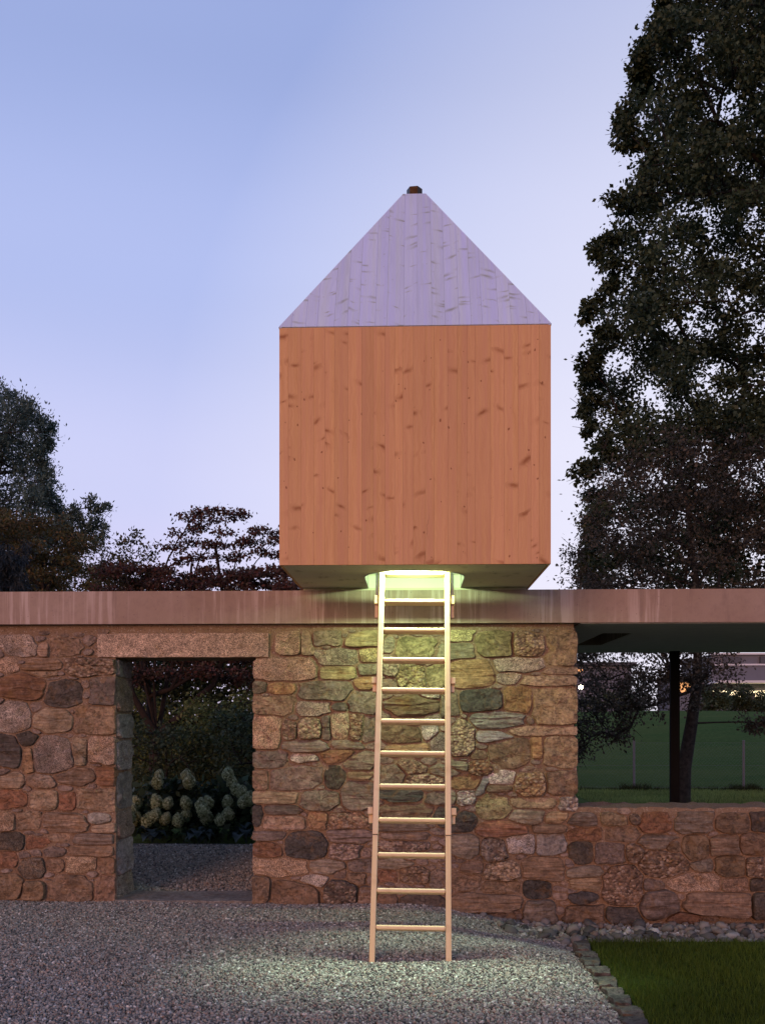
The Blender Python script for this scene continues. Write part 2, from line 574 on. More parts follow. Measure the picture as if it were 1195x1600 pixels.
def leaf_mat(name, stops, trans=0.25, rough=0.6):
    m = NT(name)
    g = m.n('NewGeometry')
    col = m.ramp(g.outputs['Random Per Island'], stops)
    nz = m.noise(g.outputs['Position'], 0.55, 3)
    col = m.scale_col(col, m.rng(nz, 0.3, 0.7, 0.7, 1.3))
    m.color(col)
    m.b.inputs['Roughness'].default_value = rough
    m.b.inputs['Specular IOR Level'].default_value = 0.2
    tr = m.n('BsdfTranslucent'); m.l(col, tr.inputs[0])
    mx = m.n('MixShader'); mx.inputs[0].default_value = trans
    m.l(m.b.outputs[0], mx.inputs[1]); m.l(tr.outputs[0], mx.inputs[2])
    m.l(mx.outputs[0], m.out.inputs[0])
    return m.m
def sh(c, f): return tuple(x * f for x in c)
def leaf(name, c, c2=None, **kw):
    c2 = c2 or c
    return leaf_mat(name, [(0, sh(c, 0.6)), (0.45, c), (0.75, c2), (1, sh(c2, 1.45))], **kw)
M['oak'] = leaf('oak_leaf', (0.040, 0.062, 0.032), (0.052, 0.070, 0.038))
M['alder'] = leaf('grey_leaf', (0.055, 0.052, 0.038), (0.070, 0.060, 0.044))
M['blue_leaf'] = leaf('bluish_leaf', (0.062, 0.100, 0.086), (0.078, 0.112, 0.094))
M['brown_maple'] = leaf('olive_brown_leaf', (0.080, 0.080, 0.030), (0.105, 0.068, 0.028))
M['red_maple'] = leaf('red_maple_leaf', (0.095, 0.040, 0.034), (0.070, 0.050, 0.034))
M['sprig'] = leaf('sprig_leaf', (0.050, 0.058, 0.030), (0.070, 0.060, 0.036))
M['shrub'] = leaf('shrub_leaf', (0.095, 0.13, 0.040), (0.15, 0.155, 0.052))
M['shrub_dark'] = leaf('dark_shrub_leaf', (0.050, 0.072, 0.036), (0.068, 0.086, 0.042))
M['spruce_blue'] = leaf('blue_needle', (0.026, 0.036, 0.042), (0.034, 0.044, 0.050))
M['hydrangea_leaf'] = leaf('hydrangea_leaf', (0.044, 0.074, 0.040), (0.056, 0.086, 0.046), rough=0.45)
M['hosta'] = leaf('hosta_leaf', (0.030, 0.048, 0.046), (0.036, 0.055, 0.052), trans=0.1, rough=0.45)
M['bloom'] = leaf('hydrangea_floret', (0.36, 0.42, 0.22), (0.48, 0.52, 0.32))
M['bloom_core'] = plain_mat('bloom_core', (0.17, 0.20, 0.085), 0.9, var=0.4, scale=60)
M['grass'] = leaf('grass_blade', (0.066, 0.112, 0.011), (0.090, 0.130, 0.015), trans=0.3)
M['meadow_blade'] = leaf('meadow_blade', (0.15, 0.23, 0.066), (0.19, 0.25, 0.075), trans=0.3)
M['weed'] = leaf('weed_blade', (0.030, 0.045, 0.014), (0.040, 0.052, 0.018))
M['bark'] = plain_mat('bark', (0.022, 0.018, 0.016), 0.9, var=0.5, scale=22)
M['bark_mottled'] = plain_mat('bark_mottled', (0.020, 0.018, 0.015), 0.95, var=0.9, scale=14)
M['bark_red'] = plain_mat('bark_reddish', (0.022, 0.015, 0.012), 0.9, var=0.5, scale=22)

def lawn_mat(name, c0, c1):
    m = NT(name)
    v = m.world_vec()
    a = m.noise(m.mapping(v, (0.35, 1.0, 1.0)), 0.45, 5, 0.65, 0.5)
    b = m.noise(v, 9.0, 5, 0.7)
    c = m.noise(v, 90.0, 3, 0.7)
    base = m.mix(m.rng(a, 0.3, 0.7), c0, c1)
    base = m.scale_col(base, m.math('MULTIPLY', m.rng(b, 0.3, 0.7, 0.75, 1.25), m.rng(c, 0.25, 0.75, 0.6, 1.4)))
    m.color(base)
    m.b.inputs['Roughness'].default_value = 1.0
    m.b.inputs['Specular IOR Level'].default_value = 0.0
    m.bump(m.math('ADD', b, c), 0.6, 0.03)
    return m.m
M['field'] = lawn_mat('meadow', (0.062, 0.110, 0.036), (0.098, 0.130, 0.046))
M['soil'] = lawn_mat('lawn_soil', (0.035, 0.048, 0.012), (0.045, 0.06, 0.014))
M['slate_sill'] = stone_mat('stone_sill', 'block')
M['black_steel'] = plain_mat('black_steel', (0.006, 0.006, 0.006), 0.8, 0.0, 0.1, 0.2)
M['galv'] = plain_mat('galvanised_steel', (0.15, 0.15, 0.165), 0.5, 0.3, 0.5, 0.2, 40)
M['copper'] = plain_mat('aged_copper', (0.045, 0.026, 0.014), 0.28, 1.0, 0.5, 0.4, 20)
M['bracket'] = plain_mat('zinc_bracket', (0.55, 0.58, 0.60), 0.4, 0.5, 0.5, 0.1)
M['soffit'] = plain_mat('soffit_lightened', (0.62, 0.60, 0.58), 0.9, var=0.08, scale=6)  # pale tone makes up for missing light bounced off the ground
M['dark_gap'] = plain_mat('dark_joint_filler', (0.03, 0.022, 0.02), 0.9)  # near-black filler of the seam between rail and foot
M['fixture'] = plain_mat('fixture_black', (0.02, 0.02, 0.022), 0.5, 0, 0.3, 0.2)
M['tube_glass'] = plain_mat('lamp_tube', (0.5, 0.52, 0.52), 0.25, 0, 0.5, 0.05)

# ------------------------------------------------------------------ main dimensions (metres)
WALL = 8.0                                    # front plane of the stone wall
WALL_T = 0.46
SLAB_F, SLAB_B = 7.93, 11.6
SLAB_Z0, SLAB_Z1 = 2.294, 2.563
DOOR_L, DOOR_R = P(181, 1200, WALL).x, P(400, 1200, WALL).x
DOOR_T = 2.02
WIN_L = P(896, 1150, WALL).x
LOW_T = P(1050, 1262, WALL).z
XMIN, XMAX = -4.9, 4.6
HW, HY0 = 0.9385, 6.74
HY1 = HY0 + 2 * HW
HZ0, HZ1, HZT, HT = 2.585, 4.237, 5.61, 0.088
HYC = 0.5 * (HY0 + HY1)

def sstep(a, b, x):
    t = min(1.0, max(0.0, (x - a) / (b - a)))
    return t * t * (3 - 2 * t)
def ground_z(x, y):
    z = -0.15 * sstep(-0.1, 1.1, x) * sstep(6.3, 7.5, y) * (1 - sstep(8.6, 10, y))
    z += -0.05 * sstep(0.7, 1.2, x) * (1 - sstep(6.9, 7.3, y))
    return z
def hill_z(x, y):
    z = 0.0
    z += 1.75 * sstep(22, 52, y + 0.25 * x) * sstep(-6, 6, x)
    z += 0.30 * mnoise.noise(Vector((x * 0.10, y * 0.12, 3.0))) * sstep(22, 34, y)
    return z

# ------------------------------------------------------------------ ground
def ground_sheet():
    xs = sorted(set([-1500, -600, -200, -80, -40, -25, -15, -10] + list(np.arange(-8, 16.01, 1.0)) + [20, 26, 34, 45, 70, 120, 250, 700, 1500]))
    ys = sorted(set([-1500, -300, -60, -20, -8, 0, 3, 6, 9] + list(np.arange(11, 60, 2.0)) + [66, 75, 90, 120, 180, 300, 700, 1500]))
    v = []
    for y in ys:
        for x in xs:
            z = hill_z(x, y) - 0.03 - (0.22 * (1 - sstep(11.0, 12.5, y)) if y < 14 else 0)
            v.append((x, y, z))
    n = len(xs)
    f = [(j * n + i, j * n + i + 1, (j + 1) * n + i + 1, (j + 1) * n + i) for j in range(len(ys) - 1) for i in range(n - 1)]
    o = mesh_obj('meadow_ground', v, f, M['field'], smooth=True)
    tag(o, 'dark green meadow rising to a low hill behind the fence', None, None, 'structure')
ground_sheet()

def sheet(name, x0, x1, y0, y1, step, zf, mat, label):
    nx = max(2, int((x1 - x0) / step) + 1); ny = max(2, int((y1 - y0) / step) + 1)
    v = []
    for j in range(ny):
        for i in range(nx):
            x = x0 + (x1 - x0) * i / (nx - 1); y = y0 + (y1 - y0) * j / (ny - 1)
            v.append((x, y, zf(x, y)))
    f = [(j * nx + i, j * nx + i + 1, (j + 1) * nx + i + 1, (j + 1) * nx + i) for j in range(ny - 1) for i in range(nx - 1)]
    return tag(mesh_obj(name, v, f, mat, smooth=True), label, None, None, 'structure')

def gz(x, y):
    return ground_z(x, y) - 0.012 + 0.012 * mnoise.noise(Vector((x * 2.2, y * 2.2, 0)))
yard = sheet('gravel_yard', -5.2, 1.10, 3.0, 8.12, 0.07, gz, M['gravel_base'], 'grey gravel yard in front of the stone wall')
yard2 = sheet('gravel_passage', -5.2, 5.0, 8.42, 11.75, 0.15, lambda x, y: -0.012, M['gravel_base'], 'dark gravel floor beyond the doorway')
strip = sheet('pebble_bed', 1.10, 4.8, 6.84, 8.12, 0.07, lambda x, y: gz(x, y) - 0.01, M['gravel_base'], 'strip of river pebbles along the foot of the low wall')

# loose gravel as geometry-node instances on a patch
def gravel_nodes(mesh_name, dist, seed, size0, size1):
    ng = bpy.data.node_groups.new(mesh_name, 'GeometryNodeTree')
    ng.interface.new_socket('Geometry', in_out='INPUT', socket_type='NodeSocketGeometry')
    ng.interface.new_socket('Geometry', in_out='OUTPUT', socket_type='NodeSocketGeometry')
    N = ng.nodes; L = ng.links
    gi = N.new('NodeGroupInput'); go = N.new('NodeGroupOutput')
    dp = N.new('GeometryNodeDistributePointsOnFaces')
    dp.distribute_method = 'POISSON'
    dp.inputs['Distance Min'].default_value = dist
    dp.inputs['Density Max'].default_value = 2.2 / dist ** 2
    dp.inputs['Seed'].default_value = seed
    L.new(gi.outputs[0], dp.inputs['Mesh'])
    join = N.new('GeometryNodeJoinGeometry')
    for k in range(3):
        ico = N.new('GeometryNodeMeshIcoSphere')
        ico.inputs['Radius'].default_value = 1.0
        ico.inputs['Subdivisions'].default_value = 2
        sp = N.new('GeometryNodeSetPosition')
        nz = N.new('ShaderNodeTexNoise')
        nz.noise_dimensions = '4D'
        nz.inputs['W'].default_value = k * 7.3 + seed
        nz.inputs['Scale'].default_value = 0.75
        nz.inputs['Detail'].default_value = 1.0
        sb = N.new('ShaderNodeVectorMath'); sb.operation = 'SUBTRACT'; sb.inputs[1].default_value = (0.5, 0.5, 0.5)
        sc_ = N.new('ShaderNodeVectorMath'); sc_.operation = 'SCALE'; sc_.inputs[3].default_value = 1.7
        L.new(nz.outputs['Color'], sb.inputs[0]); L.new(sb.outputs[0], sc_.inputs[0])
        L.new(ico.outputs['Mesh'], sp.inputs['Geometry']); L.new(sc_.outputs[0], sp.inputs['Offset'])
        sm = N.new('GeometryNodeSetMaterial'); sm.inputs['Material'].default_value = M['gravel']
        L.new(sp.outputs[0], sm.inputs[0])
        gti = N.new('GeometryNodeGeometryToInstance')
        L.new(sm.outputs[0], gti.inputs[0]); L.new(gti.outputs[0], join.inputs[0])
    iop = N.new('GeometryNodeInstanceOnPoints')
    iop.inputs['Pick Instance'].default_value = True
    L.new(dp.outputs['Points'], iop.inputs['Points'])
    L.new(join.outputs[0], iop.inputs['Instance'])
    rr = N.new('FunctionNodeRandomValue'); rr.data_type = 'FLOAT_VECTOR'
    rr.inputs[0].default_value = (0, 0, 0); rr.inputs[1].default_value = (6.28, 6.28, 6.28)
    L.new(rr.outputs[0], iop.inputs['Rotation'])
    rs = N.new('FunctionNodeRandomValue'); rs.data_type = 'FLOAT_VECTOR'
    rs.inputs[0].default_value = (size0, size0, size0 * 0.75); rs.inputs[1].default_value = (size1, size1, size1)
    rs.inputs['Seed'].default_value = 5
    L.new(rs.outputs[0], iop.inputs['Scale'])
    L.new(iop.outputs[0], go.inputs[0])
    return ng

def gravel_scatter(name, x0, x1, y0, y1, zf, dist, seed, s0, s1, label):
    step = 0.09
    nx = int((x1 - x0) / step) + 1; ny = int((y1 - y0) / step) + 1
    v = [(x0 + (x1 - x0) * i / (nx - 1), y0 + (y1 - y0) * j / (ny - 1), 0) for j in range(ny) for i in range(nx)]
    v = [(x, y, zf(x, y) + 0.006) for x, y, _ in v]
    f = [(j * nx + i, j * nx + i + 1, (j + 1) * nx + i + 1, (j + 1) * nx + i) for j in range(ny - 1) for i in range(nx - 1)]
    o = mesh_obj(name, v, f, M['gravel'])
    md = o.modifiers.new('scatter', 'NODES')
    md.node_group = gravel_nodes(name + '_scatter', dist, seed, s0, s1)
    return tag(o, label, None, None, 'stuff')
gravel_scatter('gravel', -4.3, 1.07, 4.3, 8.03, gz, 0.0118, 3, 0.0042, 0.0118, 'loose grey and reddish gravel covering the yard before the wall')
gravel_scatter('gravel', -3.3, -1.2, 8.42, 11.6, lambda x, y: -0.012, 0.021, 9, 0.0085, 0.015, 'bluish gravel lying under the roof beyond the doorway')

# ------------------------------------------------------------------ stone wall
wall = thing('stone_wall', 'long rubble stone wall with a doorway and a low parapet at right', 'wall', (0, WALL, 0))

def build_core():
    zt = SLAB_Z0 - 0.001
    xs = set(np.round(np.arange(XMIN, XMAX, 0.045), 4)) | {DOOR_L, DOOR_R, WIN_L, XMIN, XMAX}
    zs = set(np.round(np.arange(-0.3, zt, 0.045), 4)) | {DOOR_T, LOW_T, zt, -0.3}
    def thin(s, keep):
        out = []
        for x in sorted(s):
            if out and abs(x - out[-1]) < 0.016:
                if x in keep: out[-1] = x
                continue
            out.append(x)
        return out
    xs = thin(xs, {DOOR_L, DOOR_R, WIN_L, XMIN, XMAX}); zs = thin(zs, {DOOR_T, LOW_T, zt, -0.3})
    nx, nz = len(xs), len(zs)
    def solid(i, j):
        if i < 0 or j < 0 or i >= nx - 1 or j >= nz - 1: return False
        x = 0.5 * (xs[i] + xs[i + 1]); z = 0.5 * (zs[j] + zs[j + 1])
        if DOOR_L < x < DOOR_R and z < DOOR_T: return False
        if x > WIN_L and z > LOW_T: return False
        return True
    v = []; idx = {}
    def vert(i, j, s):
        k = (i, j, s)
        if k not in idx:
            idx[k] = len(v)
            x, z = xs[i], zs[j]
            if s == 0:
                y = 0.003 + 0.014 * mnoise.noise(Vector((x * 3.1, 0, z * 3.1))) + 0.010 * mnoise.noise(Vector((x * 11, 5, z * 11)))
            else:
                y = s * WALL_T / 3
            dz = dx = 0
            if abs(z - LOW_T) < 1e-6 and x > WIN_L + .02: dz = 0.018 * mnoise.noise(Vector((x * 6, s * 2.0, 1))) + 0.014 * mnoise.noise(Vector((x * 17, s * 5.0, 1)))
            v.append((x + dx, y, z + dz))
        return idx[k]
    f = []
    for i in range(nx - 1):
        for j in range(nz - 1):
            if not solid(i, j): continue
            f.append((vert(i, j, 0), vert(i + 1, j, 0), vert(i + 1, j + 1, 0), vert(i, j + 1, 0)))
            f.append((vert(i, j, 3), vert(i, j + 1, 3), vert(i + 1, j + 1, 3), vert(i + 1, j, 3)))
            for s in range(3):
                if not solid(i - 1, j): f.append((vert(i, j, s), vert(i, j + 1, s), vert(i, j + 1, s + 1), vert(i, j, s + 1)))
                if not solid(i + 1, j): f.append((vert(i + 1, j, s), vert(i + 1, j, s + 1), vert(i + 1, j + 1, s + 1), vert(i + 1, j + 1, s)))
                if not solid(i, j - 1): f.append((vert(i, j, s), vert(i, j, s + 1), vert(i + 1, j, s + 1), vert(i + 1, j, s)))
                if not solid(i, j + 1): f.append((vert(i, j + 1, s), vert(i + 1, j + 1, s), vert(i + 1, j + 1, s + 1), vert(i, j + 1, s + 1)))
    mesh_obj('mortar_core', v, f, M['mortar'], wall, smooth=False)
build_core()

TONE = {'p': (.40, .27, .185), 'g': (.33, .275, .24), 'b': (.23, .145, .095), 'd': (.060, .062, .062), 'r': (.24, .10, .055),
        'o': (.43, .25, .12), 'y': (.33, .28, .14), 's': (.24, .205, .16), 'w': (.50, .44, .39), 'v': (.20, .155, .135),
        't': (.38, .275, .175), 'k': (.085, .072, .062), 'e': (.30, .29, .29)}
MATK = {'g': 'granite', 's': 'schist', 'c': 'rubble', 'b': 'block'}

MEAN = (.245, .175, .108)
ALL = []          # (x, z, half width, half height, exponent, rot) of every stone on the front face
def sdist(st, x, z):
    """Rough signed distance in metres from the outline of a stone."""
    X, Z, A, B, n, rt = st
    dx, dz = x - X, z - Z
    if rt:
        dx, dz = dx * math.cos(rt) + dz * math.sin(rt), -dx * math.sin(rt) + dz * math.cos(rt)
    d = (abs(dx / A) ** n + abs(dz / B) ** n) ** (1.0 / n)
    return (d - 1) * min(A, B)
EXPO = {'r': 5.0, 'e': 2.6, 'l': 2.0, 't': 3.4}

def stone_geo(cx, cz, w, h, mat, shape, rot, prot, deep, bounds, rs):
    """An irregular outline that grows until it meets its neighbours, with a broken, nearly flat front."""
    n = EXPO[shape]
    me_ = (cx, cz, w / 2, h / 2, n, rot)
    near = [s_ for s_ in ALL if s_[:2] != (cx, cz) and abs(s_[0] - cx) < s_[2] + w * 0.9 and abs(s_[1] - cz) < s_[3] + h * 0.95 + 0.03]
    nseg = 30 if max(w, h) > 0.16 else (22 if max(w, h) > 0.09 else 14)
    ph = [rs.uniform(0, 50) for _ in range(6)]
    joint = rs.uniform(0.004, 0.010)
    out = []
    for i in range(nseg):
        a = 2 * math.pi * (i + 0.35 * rs.random()) / nseg
        c, s = math.cos(a), math.sin(a)
        # direction in an anisotropic frame so that long stones get points on their ends too
        ux, uz = c * w / 2, s * h / 2
        if rot: ux, uz = ux * math.cos(rot) - uz * math.sin(rot), ux * math.sin(rot) + uz * math.cos(rot)
        grow = 0.030 + 0.02 * mnoise.noise(Vector((c * 1.6 + ph[0], s * 1.6, ph[1])))
        best = 0.45
        t = 0.45
        while t < 2.2:
            x, z = cx + ux * t, cz + uz * t
            d0 = sdist(me_, x, z)
            if d0 > grow: break
            if bounds and not (bounds[0] < x < bounds[1] and bounds[2] < z < bounds[3]): break
            hit = False
            for s_ in near:
                if sdist(s_, x, z) < d0 + joint: hit = True; break
            if hit: break
            best = t
            t += 0.035
        k = best * (1 + 0.035 * mnoise.noise(Vector((c * 2.5 + ph[2], s * 2.5, ph[3]))) + 0.025 * mnoise.noise(Vector((c * 7 + ph[4], s * 7, ph[5]))))
        out.append((ux * k, uz * k))
    # light smoothing of the outline, corners kept
    sm = []
    for i in range(nseg):
        p, q, r_ = out[i - 1], out[i], out[(i + 1) % nseg]
        sm.append((q[0] * 0.84 + (p[0] + r_[0]) * 0.08, q[1] * 0.84 + (p[1] + r_[1]) * 0.08))
    out = sm
    rings = ((1.0, -deep), (1.0, -0.004), (0.985, 0.62), (0.95, 0.93), (0.78, 1.0), (0.55, 1.0), (0.28, 1.0))
    tx, tz = rs.uniform(-0.45, 0.45), rs.uniform(-1.0, 0.15)
    amp = min(0.021, 0.13 * min(w, h) + 0.002)
    v = []
    def surf(x, z, base, r):
        if base <= 0: return base
        q = base * prot * (1 + (0.30 if shape in 'el' else 0.05) * (1 - r * r))
        q += prot * 1.3 * base * (tx * x / w + tz * z / h)
        if mat == 's':
            l = mnoise.noise(Vector((x * 6 + ph[0], z * 48 + ph[1], 2)))
            q += amp * 1.1 * (round(l * 3) / 3 * 0.6 + l * 0.4) * base
        else:
            l = mnoise.noise(Vector((x * 12 + ph[0], z * 14 + ph[1], 0)))
            q += amp * (round(l * 2.5) / 2.5 * 0.6 + l * 0.5) * base
            q += amp * 0.5 * mnoise.noise(Vector((x * 42 + ph[2], z * 42 + ph[3], 0))) * base
            if mat == 'c': q += amp * 1.1 * abs(mnoise.noise(Vector((x * 28 + ph[2], z * 28, 7)))) * base
        return max(q, 0.002 * base)
    for r, base in rings:
        for x, z in out:
            v.append((x * r, -surf(x * r, z * r, base, r), z * r))
    v.append((0, -surf(0, 0, 1, 0), 0))
    f = []
    for k in range(len(rings) - 1):
        for i in range(nseg):
            j = (i + 1) % nseg
            f.append((k * nseg + i, k * nseg + j, (k + 1) * nseg + j, (k + 1) * nseg + i))
    k = len(rings) - 1
    for i in range(nseg):
        f.append((k * nseg + i, k * nseg + (i + 1) % nseg, len(v) - 1))
    return v, f

def stone(cx, cz, w, h, mat, tone, shape, rot=0.0, prot=0.022, deep=0.07, plane='front', cy=0.0, bounds=None, only_geo=False):
    rs = random.Random(int(cx * 1000) * 7919 + int(cz * 1000) + int(cy * 77))
    v, f = stone_geo(cx, cz, w, h, mat, shape, rot, prot, deep, bounds, rs) if plane == 'front' else jamb_geo(w, h, prot, deep, rs)
    if plane == 'right':          # jamb facing +x : local x runs along +y
        v = [(-y, x, z) for x, y, z in v]
    elif plane == 'left':
        v = [(y, -x, z) for x, y, z in v]
    if only_geo:
        return [(x + cx, y + cy, z + cz) for x, y, z in v], f
    o = mesh_obj('stone', v, f, M[MATK[mat]], wall, smooth=True)
    o.location = (cx, cy, cz)
    o.data.set_sharp_from_angle(angle=R(22))
    t = TONE[tone]
    kk = 0.18 if tone in 'dk' else 0.34
    t = tuple(a * (1 - kk) + b * kk for a, b in zip(t, MEAN))
    q = rs.uniform(0.84, 1.14) * (0.80 if cx > WIN_L else 1.0)      # parapet colours darkened for the weaker warm light there
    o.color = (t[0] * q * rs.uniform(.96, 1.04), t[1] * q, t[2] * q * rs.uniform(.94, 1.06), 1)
    return o

def jamb_geo(w, h, prot, deep, rs):
    keep = ALL[:]
    ALL.clear()
    r = stone_geo(0.0, 0.0, w * 0.9, h * 0.86, 'b', 'r', 0.0, prot, deep, (-w / 2, w / 2, -h / 2, h / 2), rs)
    ALL.extend(keep)
    return r

# stones read off the photograph: centre, size (photo pixels on the wall plane), rock, tone, outline
STONES = """
30 1009 53 29 g g r;104 1011 53 27 b p r;72 1014 14 22 s p t;14 1040 30 24 g p e;70 1039 60 18 s b l;73 1053 37 8 b t l;141 1042 78 28 c b r
35 1073 78 40 s r l;101 1083 55 43 b k e;162 1079 40 45 b v r;22 1120 54 50 g g e;86 1126 62 34 s t e;149 1125 66 42 b p r;41 1154 35 22 b k l
12 1173 42 48 s k r;84 1180 64 58 g v e;126 1172 28 38 b t e;158 1172 44 40 g p t;46 1188 16 34 b o e
20 1220 42 20 s t l;66 1220 46 18 b p e;119 1214 70 24 s b l;165 1213 28 22 s r r;18 1249 52 27 b r l;70 1249 44 26 b t e;106 1250 26 24 b r r
150 1250 56 32 b t r;8 1283 32 25 g p e;47 1283 40 27 b p e;104 1286 72 24 s b r;150 1279 31 15 b w l;160 1294 36 10 s t l;18 1315 44 25 g k e
56 1317 30 18 b r r;98 1309 27 11 b p l;146 1311 62 14 s v l;142 1330 66 15 s b r;88 1330 36 13 b v l;12 1343 34 24 b r e;51 1356 40 33 g k e
129 1348 48 23 g p r;88 1351 28 16 b b e;166 1352 28 25 b b r;14 1384 46 36 b b e;55 1391 36 26 b b r;110 1389 70 36 b b r;165 1388 32 42 b b r
448 1006 38 33 g t r;481 1007 13 28 b t r;511 998 42 20 b s r;572 1000 60 21 s y r;527 1027 66 25 g s r;578 1024 36 24 g y r;446 1046 101 36 g p r
527 1051 56 19 s y t;576 1045 35 19 b s r;571 1067 34 18 s o l;406 1073 22 20 b s e;440 1075 46 19 b o l;508 1079 78 29 b s r;429 1102 64 28 b p r
488 1106 56 20 g g r;531 1105 30 10 s k l;568 1098 46 33 b s r;417 1146 42 53 g p r;453 1141 22 28 c b e;483 1139 36 30 c t e;510 1136 12 34 s v e
532 1132 32 40 g t e;557 1133 24 38 c b r;577 1141 24 38 b s e;477 1166 78 17 s v l;536 1164 40 10 s s l;529 1181 55 17 b r l;475 1184 46 13 g w l
423 1186 54 28 b v r;564 1190 48 26 s v e;408 1219 25 29 b b r;462 1216 84 37 b v t 0.1;522 1215 33 34 b k e;567 1210 34 13 s b l;559 1243 52 44 s v t
430 1246 72 18 s t r;499 1250 62 30 b v e;440 1265 54 14 s k l;404 1276 15 34 b d e;444 1286 74 21 b p r;495 1282 31 23 b o r;543 1282 54 23 c b e
424 1305 50 15 s v l;478 1321 69 46 b d e;420 1328 42 24 b r e;546 1307 70 21 s v l;538 1329 46 23 c v t;438 1354 86 27 g p r;506 1353 50 20 s s l
566 1353 32 18 b v r;487 1375 34 16 g w e;556 1373 28 17 b b r;407 1391 30 46 b b e;457 1399 66 42 b b r;535 1397 50 44 c k e;572 1404 28 38 s b r
649 1012 72 32 b y t;608 1008 20 24 s s t;718 994 38 15 g y r;712 1017 68 23 s s r;609 1046 26 18 c s e;644 1058 44 36 c y e;681 1055 34 33 b y e
646 1102 78 29 s b l;671 1087 24 10 c w l;703 1100 26 38 b s r;627 1147 58 28 b b e;672 1143 28 23 g w e;636 1168 58 12 s o l;685 1161 24 34 g v e
722 1153 38 58 c t e;646 1200 36 16 c b e;613 1211 40 26 b v e;660 1217 54 15 c t l;697 1204 48 20 s s l;630 1243 66 18 s d l;681 1246 34 16 b v e
636 1266 76 19 s b l;698 1276 40 32 s d e;627 1293 68 11 s v l;638 1306 68 13 s v l;632 1322 78 16 c v l;618 1350 56 14 s s l;607 1368 26 17 b r r
648 1366 48 26 c b e;685 1372 26 26 b v e;606 1408 34 22 b b e;657 1410 72 26 b k e
770 1008 60 35 b y r;827 1007 54 37 c t e;874 1014 46 54 b t r;738 1054 66 46 s o t;811 1039 76 20 g g r;794 1059 34 18 g g l;872 1048 50 9 b p l
859 1064 80 17 b p l;750 1093 71 38 b d e;809 1093 45 39 b o r;867 1103 72 60 b t r;775 1125 90 28 s e l;850 1142 100 12 b p r;768 1151 58 16 s e l
796 1177 66 44 b b t;838 1170 16 30 s o r;876 1174 54 48 b t r;747 1180 26 12 b b l;715 1197 32 18 s s l;751 1199 36 22 c r e
727 1222 50 22 b o l;753 1227 11 26 s e l -0.4;783 1216 40 22 g w e;779 1231 36 11 s b l;829 1226 52 37 c o e;877 1225 50 36 b b r;727 1246 30 18 c w r
706 1245 14 18 s s e;769 1260 52 36 b y e;833 1253 72 13 b t l;888 1254 30 19 c w r;722 1284 42 32 b d e;782 1296 78 22 s r l;825 1276 48 19 s s l
868 1278 36 13 s t l;859 1295 48 11 s b l;726 1322 46 38 s s e;770 1327 40 34 c v e;814 1318 44 27 g w r;859 1319 44 31 b e r;739 1355 34 19 s b l
783 1362 58 30 c p e;848 1357 62 33 s b r;727 1378 48 24 b b e;782 1387 58 21 b b r;836 1390 42 31 b d e;762 1409 108 28 s b r;840 1423 48 34 s v t
911 1282 48 17 s v l;958 1281 48 17 b t l;991 1280 22 12 c b e;1024 1287 50 28 b r r;1082 1287 62 30 s v r;1144 1287 60 27 b b e;1186 1286 32 28 b k r
916 1303 54 19 b r r;969 1304 56 20 b b r;1026 1314 62 20 s v l;1051 1322 20 22 b b e;1086 1323 42 40 b b e;1131 1320 44 31 s b r;1176 1318 44 34 b b e
908 1331 38 33 b k e;951 1333 46 33 b v r;990 1331 26 26 c b e;1036 1350 70 40 c b e;1101 1352 30 17 b s e;1139 1353 50 34 b b e;1181 1355 36 30 c b e
914 1362 54 12 s s l 0.1;972 1384 64 64 c b e;916 1381 54 16 s t l;1016 1383 28 16 b v e;1088 1379 72 27 g p r;1147 1383 44 20 g b r;1184 1383 30 20 b k r
906 1403 34 18 b d e;1030 1412 58 42 s v e;1120 1410 104 34 s b r;1187 1412 30 38 b k e;916 1427 56 26 b b r;966 1427 48 20 b k r;1066 1431 50 12 b r l
"""
QUOINS = {(446, 1046), (406, 1073), (429, 1102), (417, 1146), (423, 1186), (408, 1219), (430, 1246), (404, 1276), (444, 1286), (424, 1305), (420, 1328),
          (438, 1354), (407, 1391), (874, 1014), (872, 1048), (859, 1064), (867, 1103), (850, 1142), (876, 1174), (877, 1225), (888, 1254),
          (141, 1042), (162, 1079), (149, 1125), (158, 1172), (165, 1213), (150, 1250), (160, 1294), (165, 1388), (166, 1352)}
placed = []
JOBS = []
for tok in STONES.replace('\n', ';').split(';'):
    t = tok.split()
    if len(t) < 7: continue
    px, py, w, h = map(float, t[:4])
    c = P(px, py, WALL)
    k = P(px + 1, py, WALL).x - c.x
    kz = c.z - P(px, py + 1, WALL).z
    W_, H_ = w * k, h * kz
    rot = float(t[7]) if len(t) > 7 else 0.0
    q = (px, py) in QUOINS
    prot = 0.007 + 0.015 * random.random() + (0.007 if t[4] in 'cs' else 0.0) + 0.006 * min(1, W_ / 0.4)
    if py > 1390: prot += 0.03
    zt = SLAB_Z0 - 0.05
    if c.x < DOOR_L: bd = (XMIN, DOOR_L + (0.004 if q else -0.01), -0.2, zt)
    elif c.x < WIN_L and c.z > LOW_T: bd = (DOOR_R - (0.03 if q else -0.01), WIN_L + (0.035 if q else -0.01), -0.25, zt)
    else: bd = (DOOR_R - 0.03, XMAX, -0.25, LOW_T - 0.012)
    if DOOR_L < c.x < WIN_L and c.z <= LOW_T: bd = (DOOR_R - 0.03, XMAX, -0.25, zt if c.x < WIN_L - 0.2 else LOW_T + 0.02)
    JOBS.append((c.x, c.z, W_, H_, t[4], t[5], t[6], rot, prot, 0.24 if q else 0.07, bd))
    placed.append((c.x, c.z, W_ / 2, H_ / 2))
    ALL.append((c.x, c.z, W_ / 2, H_ / 2, EXPO[t[6]], rot))
